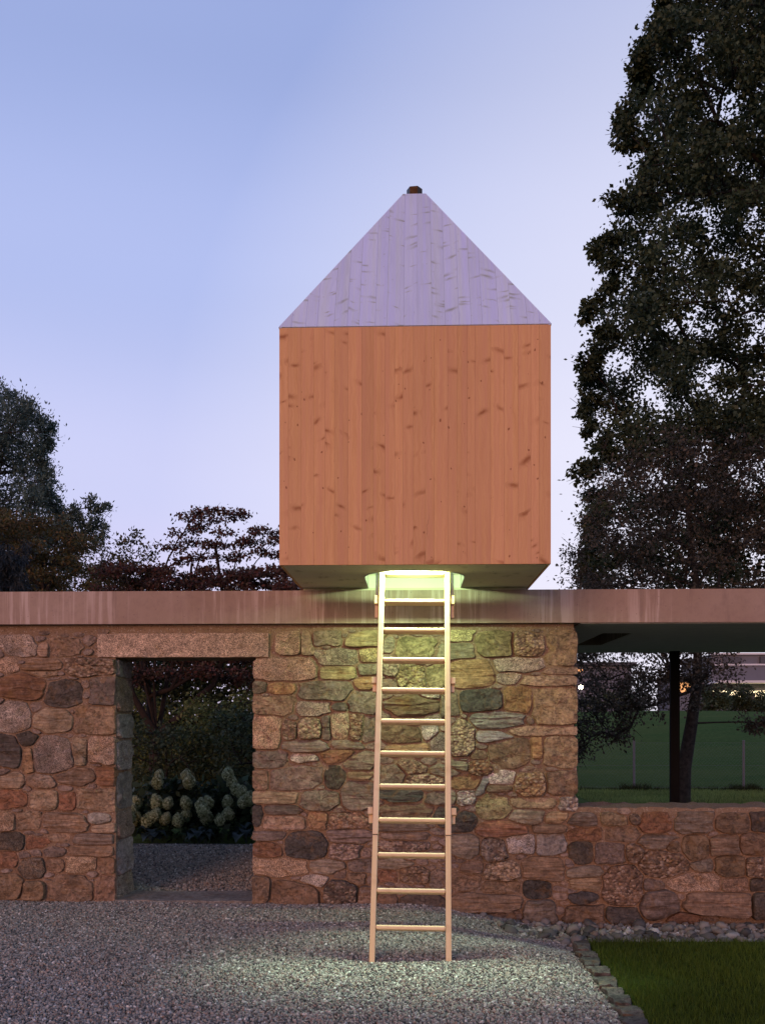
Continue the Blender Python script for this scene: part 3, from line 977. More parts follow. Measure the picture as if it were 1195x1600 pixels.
# the lintel keeps its place
LIN = (P(154, 1010, WALL).x, P(420, 1010, WALL).x, P(290, 1027, WALL).z, P(290, 990, WALL).z)
ALL.append(((LIN[0] + LIN[1]) / 2, (LIN[2] + LIN[3]) / 2, (LIN[1] - LIN[0]) / 2, (LIN[3] - LIN[2]) / 2, 14.0, 0.0))

# the stretches of wall just outside the frame, and small fillers in the gaps
def free(x, z, a, b):
    for X, Z, A, B in placed:
        if ((x - X) / (a + A * 0.97)) ** 2 + ((z - Z) / (b + B * 0.97)) ** 2 < 1.0: return False
        if abs(x - X) < a + A * 0.72 and abs(z - Z) < b + B * 0.72: return False
    return True
def inwall(x, z, a, b):
    if z - b < -0.13 or z + b > SLAB_Z0 - 0.05: return False
    if DOOR_L - 0.02 < x + a and x - a < DOOR_R + 0.02 and z - b < DOOR_T + 0.2: return False
    if x + a > WIN_L - 0.02 and z + b > LOW_T - 0.02: return False
    return True
XL, XR = P(-4, 1200, WALL).x, P(1199, 1200, WALL).x
rf = random.Random(5)
SMALL = []
for xa_, xb_, zt_ in ((-4.55, XL - 0.02, SLAB_Z0 - 0.06), (XR + 0.04, 4.25, LOW_T - 0.02)):
    z = -0.12
    while z < zt_ - 0.07:
        h = min(rf.uniform(0.17, 0.30), zt_ - z)
        x = xa_ + rf.uniform(-0.1, 0.0)
        while x < xb_:
            w = rf.uniform(0.26, 0.50)
            if x + w > xb_: w = max(0.12, xb_ - x)
            cx_, cz_ = x + w / 2, z + h / 2 + rf.uniform(-0.015, 0.015)
            sh_ = rf.choice('erte')
            if free(cx_, cz_, w * 0.40, h * 0.40):
                JOBS.append((cx_, cz_, w * 0.93, h * 0.9, rf.choice('bsgcb'), rf.choice('pgbvtbs'), sh_, rf.uniform(-.04, .04), 0.008 + 0.014 * rf.random(), 0.07, (XMIN, XMAX, -0.25, zt_ + 0.01)))
                placed.append((cx_, cz_, w / 2, h / 2))
                ALL.append((cx_, cz_, w * 0.46, h * 0.45, EXPO[sh_], 0.0))
            x += w
        z += h
for size, tries in ((0.042, 1800), (0.024, 2500)):
    for _ in range(tries):
        x = rf.uniform(-4.0, 3.6); z = rf.uniform(-0.1, 2.25)
        if XL < x < XR and size > 0.045: continue
        if not (XL < x < XR) and size < 0.045: continue
        a = size * rf.uniform(0.8, 1.2); b = a * rf.uniform(0.35, 0.8)
        if not inwall(x, z, a, b) or not free(x, z, a + 0.006, b + 0.005): continue
        sh_ = rf.choice('elrt')
        job = (x, z, 2 * a, 2 * b, rf.choice('bsgcb'), rf.choice('pgbvtbs'), sh_, rf.uniform(-.08, .08), 0.006 + 0.01 * rf.random(), 0.05, None)
        (SMALL if size < 0.045 else JOBS).append(job)
        placed.append((x, z, a, b))
        ALL.append((x, z, a, b, EXPO[sh_], 0.0))
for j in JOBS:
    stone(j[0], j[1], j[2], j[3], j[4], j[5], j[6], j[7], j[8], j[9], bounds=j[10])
# chips too small to pick apart, joined
sv, sf = [], []
for j in SMALL:
    v_, f_ = stone(j[0], j[1], j[2], j[3], j[4], j[5], j[6], j[7], j[8], j[9], only_geo=True)
    b_ = len(sv); sv += v_; sf += [tuple(b_ + i for i in q) for q in f_]
chips = mesh_obj('stone_chips', sv, sf, M['block'], wall, smooth=True)
chips.data.set_sharp_from_angle(angle=R(34))
chips.color = (.26, .19, .15, 1)
chips['kind'] = 'stuff'
# side stones of the doorway jamb (seen at an angle) and of the right-hand wall end
for plane, X, hs in (('right', DOOR_L, (0.20, 0.30, 0.24, 0.33, 0.27, 0.22, 0.30, 0.16)), ('left', DOOR_R, (0.26, 0.22, 0.34, 0.25, 0.3, 0.28, 0.35)),
                     ('right', WIN_L, (0.22, 0.30, 0.26, 0.34, 0.24, 0.14))):
    z = 0.0 if X < 0 else LOW_T + 0.01
    for i, h in enumerate(hs):
        top = (DOOR_T if X < 0 else SLAB_Z0) - 0.01
        if z + h > top: h = top - z
        if h < 0.06: break
        stone(X, z + h / 2, WALL_T * 0.94, h * 0.96, 'b' if i % 2 else 'g', rf.choice('esve') if plane == 'right' and X < 0 else rf.choice('tpb'), 'r', 0, 0.012 + 0.012 * rf.random(), 0.04, plane, WALL_T / 2 + 0.005)
        z += h

def rough_block(name, x0, x1, y0, y1, z0, z1, mat, parent, col, n=(26, 6, 5), amp=0.006):
    bm = bmesh.new()
    bmesh.ops.create_cube(bm, size=1)
    bmesh.ops.subdivide_edges(bm, edges=[e for e in bm.edges if abs((e.verts[0].co - e.verts[1].co).x) > .5], cuts=n[0], use_grid_fill=True)
    bmesh.ops.subdivide_edges(bm, edges=[e for e in bm.edges if abs((e.verts[0].co - e.verts[1].co).y) > .5], cuts=n[1], use_grid_fill=True)
    bmesh.ops.subdivide_edges(bm, edges=[e for e in bm.edges if abs((e.verts[0].co - e.verts[1].co).z) > .5], cuts=n[2], use_grid_fill=True)
    for vtx in bm.verts:
        c = vtx.co
        p = Vector(((x1 - x0) * c.x, (y1 - y0) * c.y, (z1 - z0) * c.z))
        nn = mnoise.noise_vector(p * 9 + Vector((x0, 3, z0))) * amp + mnoise.noise_vector(p * 30) * amp * 0.5
        vtx.co = p + nn
    me = bpy.data.meshes.new(name); bm.to_mesh(me); bm.free()
    me.polygons.foreach_set('use_smooth', [True] * len(me.polygons))
    me.set_sharp_from_angle(angle=R(40))
    o = bpy.data.objects.new(name, me); COL.objects.link(o); me.materials.append(mat)
    o.parent = parent
    o.location = ((x0 + x1) / 2, (y0 + y1) / 2, (z0 + z1) / 2)
    o.color = (*col, 1)
    return o
lx0, lx1 = P(154, 1010, WALL).x, P(420, 1010, WALL).x
lz0, lz1 = P(290, 1027, WALL).z, P(290, 990, WALL).z
tag(rough_block('lintel', lx0, lx1, -0.022, 0.40, lz0, lz1, M['granite'], wall, (.42, .30, .22)), 'long pinkish granite lintel over the doorway')
tag(rough_block('threshold', DOOR_L - 0.06, DOOR_R + 0.02, -0.02, 0.43, -0.10, 0.012, M['slate_sill'], wall, (.24, .225, .20)), 'grey stone threshold of the doorway')

# ------------------------------------------------------------------ concrete roof on its post
roof = thing('concrete_roof', 'flat cast concrete roof slab resting on the stone wall, white streaks on its edge', 'roof', (0, SLAB_F, 0))
LX0, LX1, LY0, LY1 = 1.71, 1.97, 8.9, 10.4     # recessed light slot in the soffit
mb = MB()
x0, x1 = -5.2, 5.2
mb.box(x0, LX0, 0, SLAB_B - SLAB_F, SLAB_Z0, SLAB_Z1)
mb.box(LX1, x1, 0, SLAB_B - SLAB_F, SLAB_Z0, SLAB_Z1)
mb.box(LX0, LX1, 0, LY0 - SLAB_F, SLAB_Z0, SLAB_Z1)
mb.box(LX0, LX1, LY1 - SLAB_F, SLAB_B - SLAB_F, SLAB_Z0, SLAB_Z1)
mb.box(LX0, LX1, LY0 - SLAB_F, LY1 - SLAB_F, SLAB_Z0 + 0.13, SLAB_Z1)
slab = mb.build('slab', M['concrete'], roof)
bmx = bmesh.new(); bmx.from_mesh(slab.data)
bmesh.ops.remove_doubles(bmx, verts=bmx.verts, dist=0.0005)
inner = [f for f in bmx.faces if any(g is not f and set(v.index for v in g.verts) == set(v.index for v in f.verts) for g in f.verts[0].link_faces)]
bmesh.ops.delete(bmx, geom=inner, context='FACES')
bmx.to_mesh(slab.data); bmx.free()
mb = MB(); mb.box(LX0 + 0.004, LX1 - 0.004, LY0 - SLAB_F + 0.004, LY1 - SLAB_F - 0.004, SLAB_Z0 + 0.118, SLAB_Z0 + 0.128)
lf = mb.build('light_fixture', M['fixture'], roof)
tag(lf, 'dark recessed light slot in the soffit')
mb = MB(); mb.tube((1.84, LY0 - SLAB_F + 0.12, SLAB_Z0 + 0.085), (1.84, LY1 - SLAB_F - 0.12, SLAB_Z0 + 0.085), 0.013, 0.013, 8)
mb.build('lamp_tube', M['tube_glass'], lf)
mb = MB()
for a_, b_, c_, d_ in ((WIN_L + 0.05, LX0 - 0.004, 0.03, SLAB_B - SLAB_F - 0.01), (LX1 + 0.004, 5.19, 0.03, SLAB_B - SLAB_F - 0.01),
                       (LX0 - 0.004, LX1 + 0.004, 0.03, LY0 - SLAB_F - 0.004), (LX0 - 0.004, LX1 + 0.004, LY1 - SLAB_F + 0.004, SLAB_B - SLAB_F - 0.01)):
    mb.box(a_, b_, c_, d_, SLAB_Z0 - 0.006, SLAB_Z0 - 0.0006)
mb.build('soffit', M['soffit'], roof)  # thin added panels that brighten the slab underside
pp = P(1053.5, 1100, 11.35)
mb = MB(); mb.box(pp.x - 0.052, pp.x + 0.052, 11.32 - SLAB_F, 11.39 - SLAB_F, -0.05, SLAB_Z0)
tag(mb.build('post', M['black_steel'], roof, 0.006), 'black steel post under the roof')

# ------------------------------------------------------------------ wooden hut
hut = thing('wooden_hut', 'orange spruce hut with pale pyramid roof perched on the concrete slab', 'hut', (0, HYC, HZ0))
HC = Vector((0, HYC, HZ0))
def board_mesh(name, poly, origin, u, v, n, thick, mat, parent, inset=0.0004):
    mb = MB(); mb.prism(poly, origin, u, v, n, thick, inset)
    ou, ov = random.uniform(0, 60), random.uniform(0, 60)
    uv = [(ou + (Vector(p) - origin).dot(u), ov + (Vector(p) - origin).dot(v)) for p in mb.v]
    o = mesh_obj(name, mb.v, mb.f, mat, parent, uv=uv)
    ka = random.choice((-1, 1)) * random.uniform(0.08, 0.5)
    lay = o.data.uv_layers.new(name='KnotUV')
    for l in o.data.loops:
        a_, b_ = uv[l.vertex_index]
        a_ -= ou; b_ -= ov
        lay.data[l.index].uv = (ou + a_ * math.cos(ka) - b_ * math.sin(ka), ov + a_ * math.sin(ka) + b_ * math.cos(ka))
    return o
def splits(a, b, lo, hi, rs):
    xs = [a]
    while b - xs[-1] > hi * 1.3:
        xs.append(xs[-1] + rs.uniform(lo, hi))
    xs.append(b)
    return xs
rb = random.Random(21)
HTZ = HZ1 - HZ0
RT = HZT - HZ0
for k in range(4):
    ang = k * math.pi / 2          # 0 front (faces -y), 1 right, 2 back, 3 left
    u = Vector((math.cos(ang), math.sin(ang), 0)); n = Vector((math.sin(ang), -math.cos(ang), 0)); z = Vector((0, 0, 1))
    n = Vector((u.y, -u.x, 0))
    half = HW if k % 2 == 0 else HW - 0.0215
    o3 = n * HW
    panel = MB()
    hp = HW - 0.0215 if k % 2 == 0 else HW - 0.0825
    panel.prism([(-hp, 0.002), (hp, 0.002), (hp, HTZ - 0.002), (-hp, HTZ - 0.002)], n * (HW - 0.021), u, z, n, 0.06)
    uvp = [((Vector(p)).dot(u), p[2]) for p in panel.v]
    pn = mesh_obj('wall', panel.v, panel.f, M['inner_wood'], hut, uv=uvp)
    if k == 0: tag(pn, 'orange knotty spruce front wall of upright boards')
    xs = splits(-half, half, 0.055, 0.105, rb)
    for a, b in zip(xs[:-1], xs[1:]):
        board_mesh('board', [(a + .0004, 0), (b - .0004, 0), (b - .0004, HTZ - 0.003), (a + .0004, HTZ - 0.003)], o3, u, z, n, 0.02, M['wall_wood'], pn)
    # roof face
    base = n * (HW + 0.004) + z * (HTZ + 0.003)
    top = n * HT + z * RT
    slope = (top - base); sl = slope.length; sv = slope.normalized()
    rn = u.cross(sv).normalized()
    if rn.dot(n) < 0: rn = -rn
    hb = HW + 0.004
    rp = MB()
    ins = 0.07
    rp.prism([(-hb + ins, 0.035), (hb - ins, 0.035), (HT - 0.01, sl), (-HT + 0.01, sl)], base - rn * 0.021, u, sv, rn, 0.035)
    uvp = [((Vector(p)).dot(u), (Vector(p) - base).dot(sv)) for p in rp.v]
    rpn = mesh_obj('roof', rp.v, rp.f, M['inner_wood'], hut, uv=uvp)
    if k == 0: tag(rpn, 'pale lavender grey sloping roof face with olive knots')
    def vtop(x):
        return sl if abs(x) <= HT else sl * (hb - abs(x)) / (hb - HT)
    xs = splits(-hb, hb, 0.075, 0.12, rb)
    for a, b in zip(xs[:-1], xs[1:]):
        pts = [(a + .0004, 0), (b - .0004, 0), (b - .0004, vtop(b - .0004))]
        for br in (HT, -HT):
            if a < br < b: pts.append((br, sl))
        pts.append((a + .0004, vtop(a + .0004)))
        q = []
        for p in pts:
            if not q or (abs(p[0] - q[-1][0]) + abs(p[1] - q[-1][1])) > 0.002: q.append(p)
        if len(q) > 2 and abs(q[0][0] - q[-1][0]) + abs(q[0][1] - q[-1][1]) < 0.002: q.pop()
        if len(q) < 3: continue
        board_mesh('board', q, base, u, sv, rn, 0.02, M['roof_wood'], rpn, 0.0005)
# chimney cap: small copper flue with eight sides
mb = MB()
mb.box(-HT, HT, -HT, HT, RT - 0.05, RT - 0.004)
mb.build('roof_cap', M['roof_wood'], hut)
mb = MB()
mb.tube((0, 0, RT - 0.01), (0, 0, RT + 0.078), 0.062, 0.062, 6)
fl = mb.build('flue', M['copper'], hut)
fl.rotation_euler = (0, 0, R(8))
tag(fl, 'small dark copper flue on the roof tip')
# floor with the U-shaped hatch
def hut_floor():
    t = 0.115
    hx, y0h, yb = 0.385, 6.965, 7.985
    yc = y0h + hx
    w = HW - 0.083
    fy0, fy1 = HY0 + 0.0835, HY1 - 0.0835
    arc = [(hx * math.cos(a), yc - hx * math.sin(a)) for a in np.linspace(0, math.pi, 25)]    # right -> front -> left
    # outer underside goes to the outer faces (the underside shows the whole box width)
    v = []; f = []
    W = HW - 0.0215; Y0, Y1 = HY0 + 0.0215, HY1 - 0.0215
    def strip(z, flip):
        b = len(v)
        inner = [(hx, yb)] + arc + [(-hx, yb)]
        outer = [(W, yb)] + [None] * len(arc) + [(-W, yb)]
        pts_o = []
        for i, (x, y) in enumerate(arc):
            a = math.pi * i / (len(arc) - 1)
            c, s = math.cos(a), math.sin(a)
            # ray from the arc centre to the outer rectangle
            tt = min(W / abs(c) if abs(c) > 1e-6 else 1e9, (yc - Y0) / s if s > 1e-6 else 1e9)
            pts_o.append((c * tt, yc - s * tt))
        outer = [(W, yb)] + pts_o + [(-W, yb)]
        for (p, q) in zip(inner, outer):
            v.append((p[0], p[1], z)); v.append((q[0], q[1], z))
        m_ = len(inner)
        for i in range(m_ - 1):
            q = (b + 2 * i, b + 2 * i + 1, b + 2 * i + 3, b + 2 * i + 2)
            f.append(q if flip else q[::-1])
        bb = len(v)
        v.extend([(-W, yb, z), (-hx, yb, z), (hx, yb, z), (W, yb, z), (W, Y1, z), (-W, Y1, z)])
        q = (bb, bb + 1, bb + 2, bb + 3, bb + 4, bb + 5)
        f.append(q[::-1] if flip else q)
        # corner fill triangles of the rectangle
        for sx in (1, -1):
            idx = [i for i in range(m_) if 0 < i < m_ - 1]
            best = None
            for i in range(1, m_ - 2):
                p, q2 = outer[i], outer[i + 1]
                if abs(abs(p[0]) - W) < 1e-6 and abs(q2[1] - Y0) < 1e-6 and p[0] * sx > 0: best = (i, i + 1)
                if abs(abs(q2[0]) - W) < 1e-6 and abs(p[1] - Y0) < 1e-6 and q2[0] * sx > 0: best = (i, i + 1)
            if best:
                v.append((sx * W, Y0, z))
                f.append((b + 2 * best[0] + 1, len(v) - 1, b + 2 * best[1] + 1))
        return b, m_
    b0, m0 = strip(0.0, True)
    b1, m1 = strip(t, False)
    rim = [b0 + 2 * i for i in range(m0)]; rim2 = [b1 + 2 * i for i in range(m1)]
    for i in range(m0 - 1):
        f.append((rim[i], rim[i + 1], rim2[i + 1], rim2[i]))
    f.append((rim[-1], rim[0], rim2[0], rim2[-1]))
    vv = [(x, y - HYC, z) for x, y, z in v]
    uv = [(y * 1.0, x * 1.0) for x, y, z in vv]
    o = mesh_obj('floor', vv, f, M['under_wood'], hut, uv=uv)
    tag(o, 'wooden underside of the hut with a round-fronted hatch')
    # pale lining of the hatch
    mbv = []; mbf = []
    path = [(hx, yb)] + arc + [(-hx, yb)]
    lv = []
    for (x, y) in path:
        d = Vector((x, y - yc)); d = d.normalized() if y <= yc else Vector((math.copysign(1, x), 0))
        lv.append(((x, y), (x - d.x * 0.012, y - d.y * 0.012)))
    for (a, b_) in lv:
        for (x, y) in (a, b_):
            for z in (-0.004, t + 0.004): mbv.append((x, y - HYC, z))
    for i in range(len(lv) - 1):
        a, c = 4 * i, 4 * (i + 1)
        mbf += [(a + 2, c + 2, c + 3, a + 3), (a, a + 2, c + 2, c), (a + 1, c + 1, c + 3, a + 3), (a, c, c + 1, a + 1)]
    tag(mesh_obj('hatch_lining', mbv, mbf, M['inner_wood'], hut, smooth=False, uv=[(p[1], p[0]) for p in mbv]), 'pale bent lining of the hatch')
    mb = MB(); mb.box(-hx + .001, hx - .001, yb - HYC - 0.014, yb - HYC - 0.001, -0.003, t - 0.012)
    bk = mb.build('hatch_board', M['inner_wood'], hut)
hut_floor()
mb = MB(); mb.box(-HW + 0.03, HW - 0.03, SLAB_F + 0.02 - HYC, HY1 - 0.04 - HYC, SLAB_Z1 - HZ0 + 0.0005, -0.001)
mb.build('sill_batten', M['under_wood'], hut)

# hut lights: strip added at the hatch rim for bounce light, spot above it
def rim_bounce_strip(y, z, face, size, power, col, t=0.03):
    mb = MB(); mb.box(-size / 2, size / 2, y - t - HYC, y + t - HYC, z - HZ0 + t * 0.5, z - HZ0 + t * 1.6)
    o = mb.build('unseen_light_body', M['bracket'], hut, 0.006)
    li = bpy.data.lights.new('rim_bounce_strip', 'AREA')
    li.shape = 'RECTANGLE'; li.size = size * 0.92; li.size_y = t * 1.6
    li.energy = power; li.color = col
    lo = bpy.data.objects.new('rim_bounce_strip', li); COL.objects.link(lo)
    lo.parent = hut
    lo.location = (0, y - HYC, z - HZ0)
    lo.rotation_euler = face
    return lo
RIM_COL = (0.66, 1.0, 0.50)
rim_bounce_strip(7.005, 2.635, (R(46), 0, 0), 0.40, 31.0, RIM_COL, 0.012)
sp_ = bpy.data.lights.new('hatch_spot', 'SPOT')
sp_.energy = 1350; sp_.color = (0.76, 1.0, 0.74)
sp_.spot_size = R(62); sp_.spot_blend = 0.9; sp_.shadow_soft_size = 0.10
so_ = bpy.data.objects.new('hatch_spot', sp_); COL.objects.link(so_)
so_.parent = hut
so_.location = (0, 7.37 - HYC, 3.16 - HZ0)
so_.rotation_euler = (Vector((0, 7.37, 3.16)) - Vector((0, 5.25, 0))).to_track_quat('Z', 'Y').to_euler()
mb = MB(); mb.tube((0, 7.37 - HYC, 3.20 - HZ0), (0, 7.42 - HYC, 3.30 - HZ0), 0.06, 0.04, 12)
mb.tube((0, 7.42 - HYC, 3.30 - HZ0), (0, 7.42 - HYC, RT - 0.40), 0.006, 0.006, 6)
mb.build('unseen_light_body', M['bracket'], hut)

# ------------------------------------------------------------------ ladder
B0 = Vector((-0.026, 6.115, ground_z(0, 6.1) + 0.0)); T0 = Vector((0.004, 6.115 + 0.422 * 2.79, 2.79))
ladder = thing('ladder', 'pale wooden ladder leaning from the gravel up into the lit hatch', 'ladder', B0)
axis = (T0 - B0).normalized(); LEN = (T0 - B0).length
ex = Vector((1, 0, 0)); ex = (ex - axis * ex.dot(axis)).normalized()
en = ex.cross(axis)                        # points toward the camera/down side
if en.y > 0: en = -en
def lbox(mb, x0, x1, s0, s1, d0, d1):
    b = len(mb.v)
    for s in (s0, s1):
        for x, d in ((x0, d0), (x1, d0), (x1, d1), (x0, d1)):
            mb.v.append(tuple(ex * x + axis * s + en * d))
    mb.f += [(b, b + 3, b + 2, b + 1), (b + 4, b + 5, b + 6, b + 7), (b, b + 1, b + 5, b + 4),
             (b + 1, b + 2, b + 6, b + 5), (b + 2, b + 3, b + 7, b + 6), (b + 3, b, b + 4, b + 7)]
def lpart(mb, name, mat, bevel, seg=2):
    o = mb.build(name, mat, ladder, bevel, seg=seg)
    lay = o.data.uv_layers.new(name='UVMap'); off = random.uniform(0, 30)
    horiz = name == 'rung'
    for l in o.data.loops:
        p = o.data.vertices[l.vertex_index].co
        a, b_ = p.dot(ex) + p.dot(en), p.dot(axis)
        lay.data[l.index].uv = ((b_ + off, a + off) if horiz else (a + off, b_ + off))
    return o
RW = 0.24
SEAM = 0.185 / math.cos(math.atan(0.422)) + 2.55 * 0.2366
for s in (-1, 1):
    xa, xb = (s * RW - 0.019, s * RW + 0.019)
    mb = MB(); lbox(mb, xa, xb, SEAM + 0.002, LEN, -0.035, 0.035)
    r = lpart(mb, 'rail', M['ladder_wood'], 0.005)
    mb = MB(); lbox(mb, xa + .0015, xb - .0015, -0.03, SEAM - 0.002, -0.034, 0.034)
    lpart(mb, 'rail_foot', M['ladder_wood'], 0.005)
    mb = MB(); lbox(mb, xa + .004, xb - .004, SEAM - 0.01, SEAM + 0.01, -0.03, 0.03)
    lpart(mb, 'rail_joint', M['dark_gap'], 0)
for i in range(12):
    s = 0.20 + i * 0.2366
    mb = MB(); lbox(mb, -RW + 0.0185, RW - 0.0185, s - 0.0145, s + 0.0145, -0.030, 0.034)
    lpart(mb, 'rung', M['ladder_wood'], 0.011, 3)
for s_ in (0.20 + 3.35 * 0.2366 - 0.02, 0.20 + 7.32 * 0.2366):
    for s in (-1, 1):
        mb = MB(); x = s * (RW + 0.0215)
        lbox(mb, min(x, x + s * 0.032), max(x, x + s * 0.032), s_ - 0.024, s_ + 0.024, -0.012, 0.022)
        lpart(mb, 'peg', M['ladder_wood'], 0.003)
        mb = MB()
        lbox(mb, min(x, x + s * 0.026), max(x, x + s * 0.026), s_ - 0.075, s_ + 0.02, -0.034, -0.0125)
        lpart(mb, 'peg_wedge', M['ladder_wood'], 0.003)
for s in (-1, 1):
    s_ = 0.20 + 10 * 0.2366
    x = s * (RW + 0.0215)
    mb = MB(); lbox(mb, min(x, x + s * 0.030), max(x, x + s * 0.030), s_ - 0.02, s_ + 0.05, -0.02, 0.02)
    lpart(mb, 'peg', M['ladder_wood'], 0.003)
    mb = MB(); lbox(mb, min(x, x + s * 0.026), max(x, x + s * 0.026), s_ - 0.12, s_ - 0.021, -0.030, -0.006)
    lpart(mb, 'peg_wedge', M['ladder_wood'], 0.003)
    mb = MB(); lbox(mb, min(x, x + s * 0.027), max(x, x + s * 0.027), s_ + 0.0515, s_ + 0.26, -0.022, -0.006)
    br = lpart(mb, 'bracket', M['bracket'], 0.002)

# ------------------------------------------------------------------ edging stones, pebbles, lawn
kerb = thing('edging_stones', 'row of flat grey edging stones between gravel and lawn', 'edging', (1.14, 5.6, -0.05))
ky = 4.25
i = 0
while ky < 6.80:
    ln = random.uniform(0.14, 0.26)
    w = random.uniform(0.08, 0.115)
    x = 1.135 + random.uniform(-0.012, 0.012)
    o = rough_block('edging_stone', x - w / 2, x + w / 2, ky, min(ky + ln, 6.86), -0.10, -0.030 + random.uniform(-0.008, 0.008), M['slate_sill'], kerb,
                    random.choice(((.12, .10, .085), (.095, .083, .07), (.14, .12, .095))), (6, 7, 2), 0.022)
    o.rotation_euler = (random.uniform(-.04, .04), random.uniform(-.06, .06), random.uniform(-.12, .12))
    o.location = Vector(o.location) - Vector(kerb.location)
    ky += ln + 0.012
    i += 1

def pebble_data(seed):
    rs = random.Random(seed)
    bm = bmesh.new(); bmesh.ops.create_icosphere(bm, subdivisions=2, radius=1)
    sx, sy, sz = 1, rs.uniform(0.65, 0.95), rs.uniform(0.45, 0.75)
    o3 = Vector((rs.uniform(0, 99), 0, 0))
    for vv in bm.verts:
        k = 1 + 0.50 * mnoise.noise(vv.co * 1.2 + o3)
        vv.co = Vector((vv.co.x * sx, vv.co.y * sy, vv.co.z * sz)) * k
    me = bpy.data.meshes.new('pebble'); bm.to_mesh(me); bm.free()
    me.polygons.foreach_set('use_smooth', [True] * len(me.polygons))
    me.materials.append(M['pebble'])
    return me
pdata = [pebble_data(i) for i in range(9)]
pts = []
rp_ = random.Random(4)
tries = 0
while len(pts) < 290 and tries < 26000:
    tries += 1
    x = rp_.uniform(0.55, 3.6); y = rp_.uniform(6.90, 7.94)
    if x < 1.15 and (y < 7.15 + (1.15 - x) * 0.7): continue
    r = rp_.choice((0.026, 0.032, 0.038, 0.046, 0.056))
    if any((x - a) ** 2 + (y - b) ** 2 < (0.8 * (r + c)) ** 2 for a, b, c in pts): continue
    pts.append((x, y, r))
for x, y, r in pts:
    o = bpy.data.objects.new('pebble', rp_.choice(pdata)); COL.objects.link(o)
    o.location = (x, y, gz(x, y) + r * 0.38)
    o.scale = (r, r, r); o.rotation_euler = (rp_.uniform(-.5, .5), rp_.uniform(-.5, .5), rp_.uniform(0, 6.28))
    o.parent = strip
# smaller stones between the pebbles
gravel_scatter('fine_gravel', 0.9, 3.4, 6.87, 8.03, lambda x, y: gz(x, y) - 0.006, 0.028, 6, 0.010, 0.020, 'small stones between the river pebbles by the low wall')

lawn = sheet('lawn', 1.19, 4.8, 3.0, 6.87, 0.1, lambda x, y: -0.045 + 0.012 * mnoise.noise(Vector((x * 2, y * 2, 5))), M['soil'], 'small dark green lawn beside the gravel')
def blades(name, n, x0, x1, y0, y1, zf, h0, h1, w, mat, label, parent=None):
    x = RNG.uniform(x0, x1, n); y = RNG.uniform(y0, y1, n)
    z = np.array([zf(a, b) for a, b in zip(x, y)])
    clump = np.array([mnoise.noise(Vector((a * 3.0, b * 3.0, 0))) for a, b in zip(x, y)])
    h = RNG.uniform(h0, h1, n) * (1 + 0.35 * clump)
    a = RNG.uniform(0, 2 * np.pi, n); lean = RNG.uniform(0.05, 0.75, n) * h; la = RNG.uniform(0, 2 * np.pi, n)
    dx, dy = np.cos(a) * w, np.sin(a) * w
    lx, ly = np.cos(la) * lean, np.sin(la) * lean
    b0 = np.stack([x - dx, y - dy, z], 1); b1 = np.stack([x + dx, y + dy, z], 1)
    m0 = np.stack([x - dx * .7 + lx * .4, y - dy * .7 + ly * .4, z + h * .6], 1); m1 = np.stack([x + dx * .7 + lx * .4, y + dy * .7 + ly * .4, z + h * .6], 1)
    t0 = np.stack([x - dx * .1 + lx, y - dy * .1 + ly, z + h], 1); t1 = np.stack([x + dx * .1 + lx, y + dy * .1 + ly, z + h], 1)
    v = np.stack([b0, b1, m0, m1, t0, t1], 1).reshape(-1, 3)
    i = np.arange(n)[:, None] * 6
    q = np.concatenate([i + np.array([[0, 1, 3, 2]]), i + np.array([[2, 3, 5, 4]])], 0)
    return tag(np_obj(name, v, q, mat, parent), label, None, None, 'stuff')
blades('grass', 52000, 1.20, 3.5, 4.4, 6.88, lambda x, y: -0.048, 0.022, 0.05, 0.0016, M['grass'], 'short mown grass of the small lawn')

# ------------------------------------------------------------------ plants
def leaves_arrays(cent, rad, count, L, Wd, flat=0.7, droop=0.3, up=0.0):
    """Folded leaves scattered through clumps."""
    cent = np.asarray(cent, float); rad = np.asarray(rad, float)
    n = len(cent) * count
    c = np.repeat(cent, count, 0); r = np.repeat(rad, count)
    d = RNG.normal(size=(n, 3)); d /= np.linalg.norm(d, axis=1)[:, None]
    # leaves gather round a few twig ends of each clump
    sub = 6
    sc_ = RNG.normal(size=(len(cent), sub, 3)); sc_ /= np.linalg.norm(sc_, axis=2)[:, :, None]
    sc_ *= RNG.uniform(0.35, 0.85, (len(cent), sub, 1))
    pick = sc_[np.repeat(np.arange(len(cent)), count), RNG.integers(0, sub, n)]
    k = RNG.uniform(0, 1, n) ** 0.5 * 0.46
    k = np.where(RNG.uniform(0, 1, n) < 0.16, k * 2.1, k)
    off = pick + d * k[:, None]
    p = c + off * r[:, None] * np.array([1, 1, flat])
    # direction of the leaf: outwards, jittered, drooping or upright
    dirv = d * 0.6 + RNG.normal(size=(n, 3)) * 0.7
    dirv[:, 2] += up - droop
    dirv /= np.linalg.norm(dirv, axis=1)[:, None]
    nr = RNG.normal(size=(n, 3)) * 0.7; nr[:, 2] += 0.9
    side = np.cross(dirv, nr); side /= (np.linalg.norm(side, axis=1)[:, None] + 1e-9)
    nn = np.cross(side, dirv)
    s = RNG.uniform(0.65, 1.3, n)[:, None]
    a = p; t = p + dirv * L * s
    m = p + dirv * L * 0.45 * s + nn * (-0.12 * L) * s
    l = m + side * Wd * 0.5 * s + nn * 0.2 * Wd * s; rr = m - side * Wd * 0.5 * s + nn * 0.2 * Wd * s
    v = np.stack([a, l, t, rr], 1).reshape(-1, 3)
    q = np.arange(n * 4).reshape(-1, 4)
    return v, q

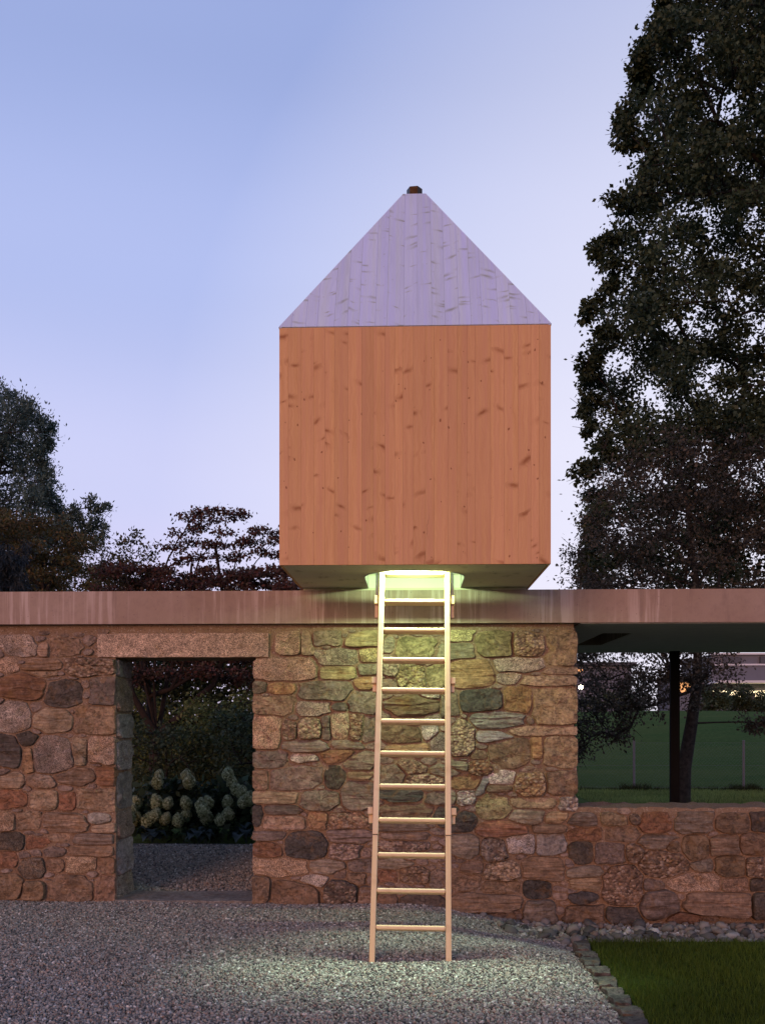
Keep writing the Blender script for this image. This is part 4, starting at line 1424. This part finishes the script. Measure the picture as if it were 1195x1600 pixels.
def branch_skeleton(base, trunk_pts, clusters, jitter=0.25, twig=0.006, power=0.46, rs=None):
    """Trunk polyline plus limbs that reach every foliage clump; radii from the number of clumps each branch carries."""
    rs = rs or random.Random(3)
    nodes = [Vector(base)]; par = [-1]
    for p in trunk_pts:
        nodes.append(Vector(p)); par.append(len(nodes) - 2)
    nt = len(nodes)
    start = 1 if nt > 2 else 0
    cl = sorted([Vector(c) for c in clusters], key=lambda c: (c - nodes[min(2, nt - 1)]).length)
    ends = []
    for c in cl:
        best, bd = None, 1e9
        hc = math.hypot(c.x - nodes[0].x, c.y - nodes[0].y)
        for i in range(start, len(nodes)):
            if i >= nt and math.hypot(nodes[i].x - nodes[0].x, nodes[i].y - nodes[0].y) > hc * 0.9: continue
            d = (nodes[i] - c).length + 0.5 * max(0.0, nodes[i].z - c.z) + (0.0 if i >= nt else 0.1)
            if d < bd: best, bd = i, d
        p0 = nodes[best]; d = c - p0
        last = best
        steps = 3 if d.length > 1.0 else 2
        for s in range(1, steps):
            t = s / steps
            q = p0 + d * t + Vector((rs.uniform(-1, 1), rs.uniform(-1, 1), rs.uniform(-0.3, 0.9))) * (jitter * d.length * 0.35)
            nodes.append(q); par.append(last); last = len(nodes) - 1
        nodes.append(c); par.append(last); ends.append(len(nodes) - 1)
    cnt = [0] * len(nodes)
    for e in ends:
        i = e
        while i >= 0:
            cnt[i] += 1; i = par[i]
    rad = [twig * max(1, c) ** power for c in cnt]
    return nodes, par, rad, ends

def make_tree(name, label, base, trunk_pts, clusters, rads, count, L, Wd, leafm, barkm, group=None, cat='tree', r_trunk=None, flat=0.7, droop=0.3,
              up=0.0, twig=0.006, jitter=0.25, twigs=5, rs=None, power=0.46):
    rs = rs or random.Random(len(clusters))
    base = Vector(base)
    t = thing(name, label, cat, base, group)
    nodes, par, rad, ends = branch_skeleton(base, trunk_pts, clusters, jitter, twig, power, rs)
    if r_trunk:
        n0 = len(trunk_pts) + 1
        for i in range(n0): rad[i] = max(min(rad[i], r_trunk), r_trunk * (1 - 0.93 * (i / n0) ** 0.8))
    mb = MB()
    for i in range(1, len(nodes)):
        a, b = nodes[par[i]] - base, nodes[i] - base
        ra = min(rad[par[i]], rad[i] * 1.5)
        if par[i] <= len(trunk_pts) and i <= len(trunk_pts): ra = rad[par[i]]
        mb.tube(a, b, ra, rad[i], 8 if rad[i] > 0.03 else 5, False)
    for e in ends:
        c = nodes[e] - base
        rr = rads[0] if len(rads) == 1 else 0.4
        for _ in range(twigs):
            d = Vector((rs.gauss(0, 1), rs.gauss(0, 1), rs.gauss(0, .7) * flat + 0.2)).normalized() * rr * rs.uniform(.6, 1.0)
            mb.tube(c, c + d, twig * 0.8, twig * 0.3, 3, False)
    mb.build('trunk', barkm, t, smooth=True)
    rr = np.array(rads) if len(rads) == len(clusters) else np.full(len(clusters), rads[0])
    v, q = leaves_arrays([tuple(Vector(c) - base) for c in clusters], rr, count, L, Wd, flat, droop, up)
    np_obj('crown', v, q, leafm, t)
    return t

def fill_clusters(fn_left, fn_right, y0, y1, d0, d1, spacing_px, rs, n=4000, keep=1.0, zspace=0.55, mx=500):
    """Clump centres filling a crown volume between two outlines."""
    pts = []
    out = []
    for _ in range(n):
        py = rs.uniform(y0, y1)
        a, b = fn_left(py), fn_right(py)
        if b <= a: continue
        px = rs.uniform(a, b); d = rs.uniform(d0, d1)
        if rs.random() > keep: continue
        p = P(px, py, d)
        if any((p - q).length < zspace for q in out): continue
        out.append(p)
        if len(out) >= mx: break
    return out
def interp(tab):
    xs = [t[0] for t in tab]; ys = [t[1] for t in tab]
    return lambda y: float(np.interp(y, xs, ys))

# the big oak at right
rs = random.Random(12)
oakL = interp([(-260, 1130), (-100, 1050), (0, 1022), (50, 1008), (80, 978), (120, 985), (150, 982), (195, 952), (225, 972), (250, 1000), (290, 1000), (305, 952), (345, 956),
               (390, 924), (430, 948), (470, 926), (493, 898), (520, 924), (560, 906), (600, 914), (625, 906), (655, 886), (690, 924), (715, 916), (745, 890),
               (775, 904), (800, 924), (830, 902), (860, 894), (900, 905), (960, 925)])
sil = []
for py in range(-80, 930, 15):
    a = oakL(py)
    d = 17.8 + rs.uniform(-1.0, 1.2)
    if rs.random() < 0.82: sil.append(P(a + 15 + rs.uniform(-3, 10), py, d))
oak_in = fill_clusters(lambda y: oakL(y) + 34, lambda y: 1560, -330, 900, 15.4, 21.5, 40, rs, 14000, 1, 0.56, 760)
ob = P(1262, 1200, 18.5); ob.z = hill_z(ob.x, ob.y) - 0.05
tp = [P(1258, 1050, 18.5), P(1250, 900, 18.5), P(1238, 760, 18.4), P(1240, 600, 18.3), P(1250, 420, 18.4), P(1245, 240, 18.5), P(1260, 60, 18.5), P(1270, -120, 18.5)]
make_tree('oak_tree', 'huge dark oak tree filling the right side above the roof', ob, tp, sil + oak_in, [0.20 + 0.12 * ((i * 37) % 10) / 10 for i in range(len(sil))] + [0.42 if i % 3 == 0 else 0.56 for i in range(len(oak_in))], 400, 0.082, 0.056,
          M['oak'], M['bark'], r_trunk=0.45, flat=0.75, twig=0.010, jitter=0.3, rs=rs)

# slender grey-leaved tree behind the low wall
rs = random.Random(31)
nb = P(1064, 1282, 15.0); nb.z = hill_z(nb.x, nb.y) - 0.05
ntp = [P(1068, 1200, 15.0), P(1080, 1130, 15.0), P(1088, 1070, 15.0), P(1090, 1000, 15.0), P(1086, 900, 15.0), P(1074, 800, 15.1), P(1062, 735, 15.1)]
ncl = []
ncl += fill_clusters(interp([(680, 1020), (740, 960), (800, 925), (870, 905), (935, 900)]), lambda y: 1330, 690, 940, 13.6, 16.6, 40, rs, 5000, 1, 0.50, 130)
ncl += fill_clusters(interp([(1000, 900), (1030, 950), (1090, 985)]), interp([(1000, 1125), (1060, 1110), (1090, 1095)]), 985, 1085, 14.2, 16.0, 40, rs, 3000, 1, 0.42, 34)
low = []
for px, py, dd in ((905, 1060, 14.3), (925, 1040, 14.6), (925, 1080, 14.4), (950, 1062, 14.6), (950, 1095, 14.4), (970, 1080, 14.5), (905, 1100, 14.3), (930, 1118, 14.3), (900, 1135, 14.2), (960, 1112, 14.6),
                   (985, 1105, 14.6), (1000, 1085, 14.8), (912, 1158, 14.2), (940, 1145, 14.3), (905, 1178, 14.2), (985, 1135, 14.5), (1012, 1105, 14.7), (1172, 1128, 14.7),
                   (1190, 1134, 14.6), (1215, 1128, 14.6), (880, 1120, 14.2), (870, 1150, 14.1), (1035, 1060, 15), (960, 1150, 14.4), (925, 1012, 14.7), (905, 1020, 14.5)):
    low.append(P(px, py, dd))
allc = ncl + low
make_tree('slender_tree', 'slender grey leaved tree with leaning dark trunk behind the low wall', nb, ntp, allc, [0.42] * len(ncl) + [0.28] * len(low), 260, 0.052, 0.032,
          M['alder'], M['bark_mottled'], r_trunk=0.135, flat=0.7, twig=0.008, jitter=0.35, rs=rs, power=0.40)

# left tall bluish tree
rs = random.Random(8)
btR = interp([(590, -30), (618, 22), (632, 46), (655, 66), (678, 92), (690, 84), (720, 76), (750, 84), (790, 98), (850, 120), (930, 130)])
bsil = [P(btR(py) - 9 + rs.uniform(-4, 2), py, 27.5 + rs.uniform(-1, 1)) for py in range(622, 900, 13)]
bcl = fill_clusters(lambda y: -170, lambda y: btR(y) - 16, 606, 1000, 25.5, 30.5, 40, rs, 9000, 1, 0.62, 330)
bcl2 = [P(*a) for a in ((148, 790, 26.5), (160, 800, 26.5), (152, 815, 26.5), (142, 826, 26.5), (163, 832, 26.6), (112, 800, 26.6), (124, 812, 26.5), (135, 838, 26.5), (150, 850, 26.5), (105, 820, 26.5))]
bb = P(-20, 1150, 28); bb.z = -0.05
make_tree('tall_tree', 'tall bluish green tree at the left edge above the wall', bb, [P(-18, 950, 28), P(-15, 850, 28), P(-10, 760, 28), P(0, 680, 28)], bsil + bcl + bcl2,
          [0.26] * len(bsil) + [0.60] * len(bcl) + [0.26] * len(bcl2), 300, 0.11, 0.042, M['blue_leaf'], M['bark'], r_trunk=0.3, flat=1.0, droop=-0.2, up=0.45, twig=0.012, rs=rs)

# olive-brown maple
rs = random.Random(9)
top = interp([(-150, 770), (0, 788), (50, 800), (100, 818), (140, 840), (180, 868), (215, 900)])
mcl = []
for _ in range(2600):
    px = rs.uniform(-130, 205); py = rs.uniform(785, 1000); d = rs.uniform(20, 23.5)
    if py < top(px) + 8: continue
    p = P(px, py, d)
    if any((p - q).length < 0.5 for q in mcl): continue
    mcl.append(p)
mb_ = P(70, 1150, 21.5); mb_.z = -0.05
make_tree('olive_maple', 'broad olive brown maple below the tall bluish tree', mb_, [P(72, 1060, 21.5), P(78, 980, 21.5)], mcl, [0.44], 260, 0.065, 0.04, M['brown_maple'], M['bark'],
          r_trunk=0.16, flat=0.42, droop=0.25, twig=0.008, rs=rs)

# small weeping conifer
rs = random.Random(10)
wcl = [P(rs.uniform(-40, 34) , rs.uniform(856, 1010), rs.uniform(17.3, 18.4)) for _ in range(46)]
wcl = [p for p in wcl]
wb = P(-5, 1210, 17.9); wb.z = -0.04
make_tree('weeping_conifer', 'small dark blue weeping conifer peeking over the roof at far left', wb, [P(-5, 1050, 17.9), P(-5, 880, 17.9)], wcl, [0.24], 170, 0.11, 0.022, M['spruce_blue'], M['bark'],
          r_trunk=0.07, flat=1.3, droop=1.4, twig=0.006, rs=rs)

# thin sapling with open sprigs
rs = random.Random(14)
scl = [P(*a) for a in ((182, 850, 16.5), (195, 862, 16.4), (205, 845, 16.5), (215, 838, 16.6), (222, 855, 16.5), (170, 870, 16.5), (188, 885, 16.5), (210, 880, 16.5), (228, 874, 16.4), (240, 862, 16.6), (176, 900, 16.4),
                       (200, 905, 16.5), (225, 900, 16.5), (165, 915, 16.4), (212, 922, 16.5), (190, 940, 16.4), (235, 930, 16.5), (205, 965, 16.5), (248, 900, 16.6), (150, 890, 16.4))]
sb_ = P(203, 1260, 16.5); sb_.z = -0.04
make_tree('sapling', 'thin open sapling between the olive maple and the red maple', sb_, [P(203, 1120, 16.5), P(200, 1000, 16.5), P(203, 930, 16.5)], scl, [0.20], 60, 0.068, 0.04, M['sprig'], M['bark'],
          r_trunk=0.04, flat=1.0, droop=-0.1, up=0.3, twig=0.005, rs=rs, twigs=3)

# red maple with forked trunk seen through the doorway
rs = random.Random(15)
rcl = [P(a, b, c) for a, b, c in ((335, 796, 16.6), (312, 800, 16.4), (358, 803, 16.7), (296, 808, 16.5), (372, 806, 16.8), (330, 812, 16.2), (288, 832, 16.3), (318, 828, 16.8), (345, 834, 16.4), (300, 848, 16.7), (272, 858, 16.4),
                                  (330, 852, 16.2), (352, 855, 16.7), (384, 848, 16.6), (405, 828, 16.5), (424, 832, 16.8), (438, 842, 16.3), (398, 846, 16.9), (372, 868, 16.4), (345, 872, 16.9), (312, 872, 16.5), (285, 876, 16.8),
                                  (258, 888, 16.4), (415, 862, 16.6), (440, 868, 16.8), (330, 892, 16.4), (300, 898, 16.7), (270, 904, 16.3), (360, 896, 16.8), (392, 890, 16.5), (422, 894, 16.3), (450, 890, 16.7), (240, 910, 16.6),
                                  (345, 915, 16.3), (380, 914, 16.8), (410, 918, 16.4), (310, 918, 16.6), (280, 925, 16.4), (445, 918, 16.6), (255, 930, 16.7), (470, 880, 16.5), (480, 910, 16.5), (500, 900, 16.6))]
for _ in range(260):
    p = P(rs.uniform(165, 470), rs.uniform(886, 930), rs.uniform(15.6, 17.4))
    if all((p - q).length > 0.27 for q in rcl): rcl.append(p)
for _ in range(420):
    p = P(rs.uniform(150, 480), rs.uniform(925, 1065), rs.uniform(15.2, 17.6))
    if all((p - q).length > 0.36 for q in rcl): rcl.append(p)
rb_ = P(243, 1300, 16.0); rb_.z = -0.04
rt = make_tree('red_maple', 'dark red maple with flat layered foliage left of the hut', rb_, [P(242, 1174, 16.0), P(245, 1148, 16.0)], rcl, [0.27], 190, 0.055, 0.04, M['red_maple'], M['bark_red'],
               r_trunk=0.14, flat=0.36, droop=0.2, twig=0.0055, rs=rs, jitter=0.3)
mb = MB()
for poly, r0 in (([(245, 1150, 16), (226, 1118, 15.9), (209, 1088, 15.8), (196, 1050, 15.8), (180, 990, 15.9)], 0.075),
                 ([(245, 1150, 16), (268, 1130, 16), (292, 1112, 16.1), (310, 1090, 16.1), (334, 1070, 16.2), (352, 1020, 16.3), (350, 940, 16.4), (336, 850, 16.5)], 0.072),
                 ([(245, 1150, 16), (252, 1120, 16.2), (262, 1060, 16.4), (290, 980, 16.5), (300, 880, 16.5)], 0.05),
                 ([(292, 1112, 16.1), (330, 1108, 16.3), (372, 1102, 16.5), (400, 1060, 16.6), (415, 960, 16.6)], 0.034)):
    for i in range(len(poly) - 1):
        a, b = P(*poly[i]) - rb_, P(*poly[i + 1]) - rb_
        mb.tube(a, b, r0 * (1 - 0.75 * i / len(poly)), r0 * (1 - 0.75 * (i + 1) / len(poly)), 8, False)
tag(mb.build('limb', M['bark_red'], rt, smooth=True), 'dark forked limbs seen through the doorway')

# garden shrubs behind the doorway
def shrub(name, label, x0, x1, y0, y1, d0, d1, mat, n, sp, r, cnt, L, Wd, seed, **kw):
    rs = random.Random(seed)
    cl = []
    for _ in range(n * 30):
        p = P(rs.uniform(x0, x1), rs.uniform(y0, y1), rs.uniform(d0, d1))
        if p.z < 0.1: continue
        if any((p - q).length < sp for q in cl): continue
        cl.append(p)
        if len(cl) >= n: break
    b = P((x0 + x1) / 2, 1250, (d0 + d1) / 2); b.z = hill_z(b.x, b.y) - 0.05
    return make_tree(name, label, b, [b + Vector((0, 0, 0.35))], cl, [r], cnt, L, Wd, mat, M['bark'], cat='shrub', group='garden shrubs beyond the doorway', twig=0.006, rs=rs, twigs=2, **kw)
shrub('shrub', 'yellow green shrub behind the hydrangeas, right half of the doorway', 290, 430, 1090, 1230, 14.3, 15.6, M['shrub'], 60, 0.30, 0.30, 130, 0.06, 0.032, 41)
shrub('shrub', 'dark green shrub at the right jamb of the doorway', 350, 480, 1110, 1250, 13.4, 14.2, M['shrub_dark'], 40, 0.28, 0.28, 130, 0.065, 0.04, 42)
shrub('shrub', 'olive shrub behind the forked trunk, left half of the doorway', 120, 260, 1085, 1240, 16.6, 17.8, M['shrub'], 70, 0.32, 0.34, 120, 0.065, 0.035, 43)
shrub('shrub', 'dark shrub between the forked trunk and the hydrangeas', 180, 330, 1140, 1260, 13.9, 15.0, M['shrub_dark'], 50, 0.28, 0.28, 130, 0.06, 0.035, 44)
# distant hedge mass closing the garden at left
rs = random.Random(77)
hcl = []
for _ in range(5200):
    x = rs.uniform(-13, 0.5); y = rs.uniform(24.5, 27); z = rs.uniform(0.1, 4.0 + 0.5 * mnoise.noise(Vector((x * .5, 0, 0))))
    p = Vector((x, y, z))
    if all((p - q).length > 0.42 for q in hcl): hcl.append(p)
v, q = leaves_arrays([tuple(p) for p in hcl], np.full(len(hcl), 0.55), 110, 0.13, 0.08)
hd = tag(np_obj('hedge', v, q, M['shrub_dark']), 'dark mass of hedge closing the garden far beyond the doorway', None, None, 'stuff')

# hydrangeas
def bloom_mesh(seed):
    rs = np.random.default_rng(seed)
    n = 230
    d = rs.normal(size=(n, 3)); d /= np.linalg.norm(d, axis=1)[:, None]
    cone = 1.0 - 0.35 * np.clip(d[:, 2], 0, 1)
    c = d * np.array([0.070, 0.070, 0.088]) * rs.uniform(0.85, 1.0, (n, 1))
    c[:, :2] *= cone[:, None]
    t1 = np.cross(d, rs.normal(size=(n, 3))); t1 /= np.linalg.norm(t1, axis=1)[:, None]
    t2 = np.cross(d, t1)
    s = 0.0125 * rs.uniform(0.7, 1.3, (n, 1))
    v = np.stack([c + t1 * s + d * .004, c + t2 * s, c - t1 * s + d * .004, c - t2 * s], 1).reshape(-1, 3)
    q = np.arange(n * 4).reshape(-1, 4)
    bm = bmesh.new(); bmesh.ops.create_icosphere(bm, subdivisions=2, radius=1)
    k = len(v)
    vv = np.array([[x.co.x * .056 * (1 - .3 * max(0, x.co.z)), x.co.y * .056 * (1 - .3 * max(0, x.co.z)), x.co.z * .074] for x in bm.verts])
    bm.verts.ensure_lookup_table()
    me = bpy.data.meshes.new('bloom')
    faces = [tuple(x) for x in q.tolist()] + [tuple(k + a.index for a in f.verts) for f in bm.faces]
    me.from_pydata(np.concatenate([v, vv]).tolist(), [], faces)
    bm.free(); me.materials.append(M['bloom']); me.materials.append(M['bloom_core'])
    for pf in me.polygons:
        if len(pf.vertices) == 3: pf.material_index = 1
    return me
bdata = [bloom_mesh(i) for i in range(5)]
BLOOMS = [(228, 790), (222, 825), (395, 785), (415, 825), (650, 780), (675, 830), (700, 870), (735, 890), (740, 950), (778, 928), (90, 955), (215, 950), (285, 955), (395, 955), (485, 965), (500, 1000), (530, 950), (650, 950),
          (65, 995), (88, 1050), (165, 1055), (210, 1025), (270, 1050), (345, 1060), (395, 1025), (520, 1040), (600, 1055), (650, 1025), (40, 1030), (820, 1000), (830, 940)]
rs = random.Random(60)
groups = [(-40, 262, 'white green hydrangea bush at the left of the doorway'), (262, 345, 'white green hydrangea bush in the middle of the doorway'), (345, 520, 'white green hydrangea bush at the right of the doorway')]
for gi, (xa, xb, lab) in enumerate(groups):
    mine = [(190 + bx / 3.904, 1010 + by / 3.904) for bx, by in BLOOMS]
    mine = [m for m in mine if xa <= m[0] < xb]
    cxp = sum(m[0] for m in mine) / len(mine)
    D = 12.35
    b = P(cxp, 1300, D); b.z = -0.02
    t = thing('hydrangea', lab, 'bush', b, 'hydrangea bushes beyond the doorway')
    st = MB()
    cl = []
    for (px, py) in mine:
        dd = 12.05 + (1290 - py) / 260.0 + rs.uniform(-0.08, 0.08)
        p = P(px, py, dd) - b
        o = bpy.data.objects.new('bloom', rs.choice(bdata)); COL.objects.link(o)
        o.parent = t; o.location = p
        s = rs.uniform(0.98, 1.3); o.scale = (s, s, s)
        o.rotation_euler = (rs.uniform(-.5, .5), rs.uniform(-.5, .5), rs.uniform(0, 6))
        st.tube((rs.uniform(-.15, .15), rs.uniform(0, .2), 0), p - Vector((0, 0, .04)), 0.008, 0.004, 5, False)
        for _ in range(3):
            cl.append(tuple(p + Vector((rs.uniform(-.13, .13), rs.uniform(0.03, .3), -rs.uniform(0.05, .22)))))
    st.build('stems', M['bark'], t)
    for _ in range(26):
        cl.append((rs.uniform(-.45, .45), rs.uniform(0.0, .55), rs.uniform(0.12, .62)))
    v, q = leaves_arrays(cl, np.full(len(cl), 0.13), 16, 0.12, 0.075, 0.9, 0.15)
    np_obj('foliage', v, q, M['hydrangea_leaf'], t)

# hostas at their feet
def hosta_leaf():
    v = []; f = []
    n = 7
    for i in range(n + 1):
        t = i / n
        w = 0.105 * math.sin(math.pi * (0.08 + 0.92 * t) ** 0.8) * (1 if t < 1 else 0.05)
        x = 0.05 + 0.17 * t; z = 0.17 + 0.05 * math.sin(t * 2.6) - 0.10 * t * t
        v += [(x, -w, z + 0.3 * w), (x, 0, z), (x, w, z + 0.3 * w)]
    for i in range(n):
        a = 3 * i
        f += [(a, a + 1, a + 4, a + 3), (a + 1, a + 2, a + 5, a + 4)]
    k = len(v)
    v += [(0, -0.006, 0), (0, 0.006, 0), (0.06, 0.006, 0.16), (0.06, -0.006, 0.16)]
    f.append((k, k + 1, k + 2, k + 3))
    me = bpy.data.meshes.new('leaf'); me.from_pydata(v, [], f); me.materials.append(M['hosta'])
    me.polygons.foreach_set('use_smooth', [True] * len(me.polygons))
    return me
hl = hosta_leaf()
for px, py, lab in ((238, 1316, 'blue leaved hosta at the left under the hydrangeas'), (312, 1314, 'blue leaved hosta in the middle under the hydrangeas'), (385, 1312, 'blue leaved hosta at the right under the hydrangeas')):
    b = P(px, py, 11.85); b.z = -0.02
    t = thing('hosta', lab, 'plant', b, 'hostas beyond the doorway')
    for i in range(13):
        o = bpy.data.objects.new('leaf', hl); COL.objects.link(o)
        o.parent = t
        s = rs.uniform(0.6, 0.95); o.scale = (s, s, s * rs.uniform(.6, 1.3))
        o.rotation_euler = (0, rs.uniform(-.35, .25), i * 2.4)

# ------------------------------------------------------------------ fence in the meadow
FD = 20.8
fp = [P(x, 1232, FD).x for x in (990, 1161)]
dxp = fp[1] - fp[0]
posts = [fp[0] - 2 * dxp, fp[0] - dxp, fp[0], fp[1], fp[1] + dxp, fp[1] + 2 * dxp]
fence = thing('wire_fence', 'low chain link fence on galvanised posts across the meadow', 'fence', (fp[0], FD, 0))
for x in posts:
    z = hill_z(x, FD)
    mb = MB(); mb.tube((x - fp[0], 0, z - 0.2), (x - fp[0], 0, z + 1.02), 0.026, 0.026, 10)
    mb.tube((x - fp[0], 0, z + 1.02), (x - fp[0], 0, z + 1.035), 0.031, 0.02, 10)
    mb.build('post', M['galv'], fence)
mb = MB()
xa, xb = posts[0] - fp[0], posts[-1] - fp[0]
for z in (0.98, 0.5, 0.04): mb.tube((xa, -0.03, z), (xb, -0.03, z), 0.0025, 0.0025, 4, False)
mb.build('tension_wire', M['galv'], fence)
mb = MB()
s = xa - 0.95
while s < xb:
    for dr in (1, -1):
        a, b = (s, 0.04), (s + 0.94, 0.98)
        if dr < 0: a, b = (s, 0.98), (s + 0.94, 0.04)
        def cl_(p, q):
            if p[0] < xa: t_ = (xa - p[0]) / (q[0] - p[0]); p = (xa, p[1] + t_ * (q[1] - p[1]))
            if q[0] > xb: t_ = (xb - p[0]) / (q[0] - p[0]); q = (xb, p[1] + t_ * (q[1] - p[1]))
            return p, q
        a, b = cl_(a, b)
        if b[0] - a[0] > 0.02: mb.tube((a[0], -0.034 + 0.003 * dr, a[1]), (b[0], -0.034 + 0.003 * dr, b[1]), 0.0008, 0.0008, 3, False)
    s += 0.075
tag(mb.build('wire_mesh', M['galv'], fence), None, None, None, 'stuff')
def tuft_z(x, y): return hill_z(x, y) - 0.03
blades('weeds', 2600, posts[1], posts[-1], FD - 0.06, FD + 0.06, tuft_z, 0.03, 0.10, 0.006, M['weed'], 'strip of unmown grass along the foot of the fence')
for x in fp:
    blades('weed_tuft', 420, x - 0.28, x + 0.34, FD - 0.12, FD + 0.10, tuft_z, 0.05, 0.17, 0.006, M['weed'],
           'tuft of weeds around the %s fence post' % ('left' if x == fp[0] else 'right'))
blades('meadow_grass', 60000, 3.2, 9.5, 12.4, 20.6, tuft_z, 0.03, 0.07, 0.004, M['meadow_blade'], 'mown grass of the meadow between the roof and the fence')
pb = P(1050, 1280, 13.2)
blades('weed_tuft', 500, 3.40, 4.05, 13.0, 13.5, tuft_z, 0.15, 0.5, 0.007, M['weed'], 'tall weeds at the foot of the leaning trunk')

# ------------------------------------------------------------------ far side of the meadow
rs = random.Random(90)
for k, (x0, x1, y, h, lab) in enumerate(((1095, 1135, 55, 1.3, 'round dark hedge bush on the hill, left of the pair'), (1135, 1200, 56, 1.5, 'round dark hedge bush on the hill, right of the pair'),
                                         (880, 1010, 60, 1.3, 'dark hedge bush on the hill beside the wall end'))):
    a, b = P(x0, 1110, y), P(x1, 1110, y)
    base = Vector(((a.x + b.x) / 2, y, hill_z((a.x + b.x) / 2, y) - 0.05))
    cl = [Vector((rs.uniform(a.x, b.x), y + rs.uniform(-.5, .5), base.z + rs.uniform(0.15, h))) for _ in range(46)]
    make_tree('hedge_bush', lab, base, [base + Vector((0, 0, .3))], cl, [0.42], 90, 0.15, 0.09, M['shrub_dark'], M['bark'], cat='bush', group='hedge bushes on the hill', twig=0.01, rs=rs, twigs=1)

M['facade_grey'] = plain_mat('facade_grey', (0.12, 0.125, 0.15), 0.6, var=0.06, scale=0.5)
M['facade_white'] = plain_mat('facade_white', (0.60, 0.60, 0.62), 0.6, var=0.04, scale=0.5)
M['facade_dark'] = plain_mat('facade_dark', (0.07, 0.07, 0.08), 0.5, var=0.1, scale=0.5)
M['lit_window'] = emit_mat('lit_window', (1.0, 0.82, 0.50), 3.2)
M['lit_orange'] = emit_mat('lit_orange', (1.0, 0.52, 0.20), 0.8)
M['lamp_glow'] = emit_mat('lamp_glow', (1.0, 0.90, 0.62), 60.0)
BD = 118.0
bo = P(1110, 1105, BD); bo.z = 1.55
bld = thing('office_building', 'long grey building with a lit ground floor across the field', 'building', bo)
bw = 42.0
def bz(py): return P(1110, py, BD).z - bo.z
def bpart(name, py0, py1, y0, mat, x0=0.0, x1=bw, y1=14.0, parent=bld):
    mb = MB(); mb.box(x0, x1, y0, y1, bz(py1), bz(py0)); return mb.build(name, mat, parent)
bpart('wall', 1022, 1105, 1.0, M['facade_dark'], 0.3, bw - .3)
bpart('roof_edge', 1020.5, 1023, -0.2, M['facade_white'], y1=0.99)
bpart('balustrade_band', 1037.5, 1040, -0.4, M['facade_white'], y1=0.98)
bpart('louvre_band', 1040.3, 1064, -0.2, M['facade_grey'], y1=0.97)
bpart('canopy', 1064.4, 1068, -2.4, M['facade_white'], y1=0.96)
bpart('terrace_wall', 1023.4, 1037.2, 0.2, M['facade_grey'], y1=0.95)
for i in range(9):
    x = 1.4 + i * 4.4
    bpart('roof_unit', 1026, 1036.5, -0.25, M['facade_dark'], x, x + 2.1, 0.19)
lit = bpart('lit_glazing', 1079, 1093, 0.6, M['lit_window'], 0.5, bw - .5, 0.94)
for i in range(14):
    x = 1.0 + i * 2.9
    bpart('door', 1083, 1093.5, 0.45, M['facade_dark'], x, x + 1.2 + 0.3 * (i % 3), 0.59)
bpart('plinth', 1093.8, 1120, 0.3, M['facade_grey'], 0.4, bw - 0.4, 0.93)

ho = P(905, 1105, 95.0); ho.z = 1.5
hs = thing('far_house', 'distant house with orange lit windows behind the wall end', 'house', ho)
def hb_(name, x0, x1, py0, py1, y0, y1, mat, parent=hs):
    zz = lambda py: P(905, py, 95.0).z - ho.z
    mb = MB(); mb.box(x0, x1, y0, y1, zz(py1), zz(py0)); return mb.build(name, mat, parent)
hb_('wall', -3, 5.0, 1040, 1125, 0, 8, M['facade_grey'])
hb_('roof', -3.4, 5.4, 1035, 1039.8, -0.5, 8.5, M['facade_dark'])
w_ = hb_('window', -0.9, 0.3, 1046, 1050, -0.06, -0.01, M['lit_orange'])
hb_('window', 0.6, 2.4, 1068, 1082, -0.06, -0.01, M['facade_dark'])
wo = P(1072, 1105, 88.0); wo.z = 1.5
ws = thing('lit_foliage_box', 'small orange lit pavilion glimpsed behind the slender tree', 'pavilion', wo)  # box with an orange glowing face, standing in for lit foliage
for nm, x0, x1, p0, p1, y0, y1, mt in (('wall', -1.6, 1.6, 1062, 1120, 0, 4, 'facade_grey'), ('roof', -1.9, 1.9, 1059, 1061.8, -0.4, 4.4, 'facade_dark'), ('window', -1.0, 1.0, 1066, 1082, -0.06, -0.01, 'lit_orange')):
    zz = lambda py: P(1072, py, 88.0).z - wo.z
    mb = MB(); mb.box(x0, x1, y0, y1, zz(p1), zz(p0)); mb.build(nm, M[mt], ws)
lo = P(907, 1074, 70.0)
lz = hill_z(lo.x, lo.y)
lamp = thing('street_lamp', 'bright street lamp glaring beside the wall end', 'lamp', (lo.x, lo.y, lz))
mb = MB(); mb.tube((0, 0, -0.2), (0, 0, lo.z - lz), 0.05, 0.035, 8); mb.build('pole', M['galv'], lamp)
bm = bmesh.new(); bmesh.ops.create_icosphere(bm, subdivisions=2, radius=0.16); me = bpy.data.meshes.new('globe'); bm.to_mesh(me); bm.free()
me.materials.append(M['lamp_glow']); g = bpy.data.objects.new('globe', me); COL.objects.link(g); g.parent = lamp; g.location = (0, 0, lo.z - lz)
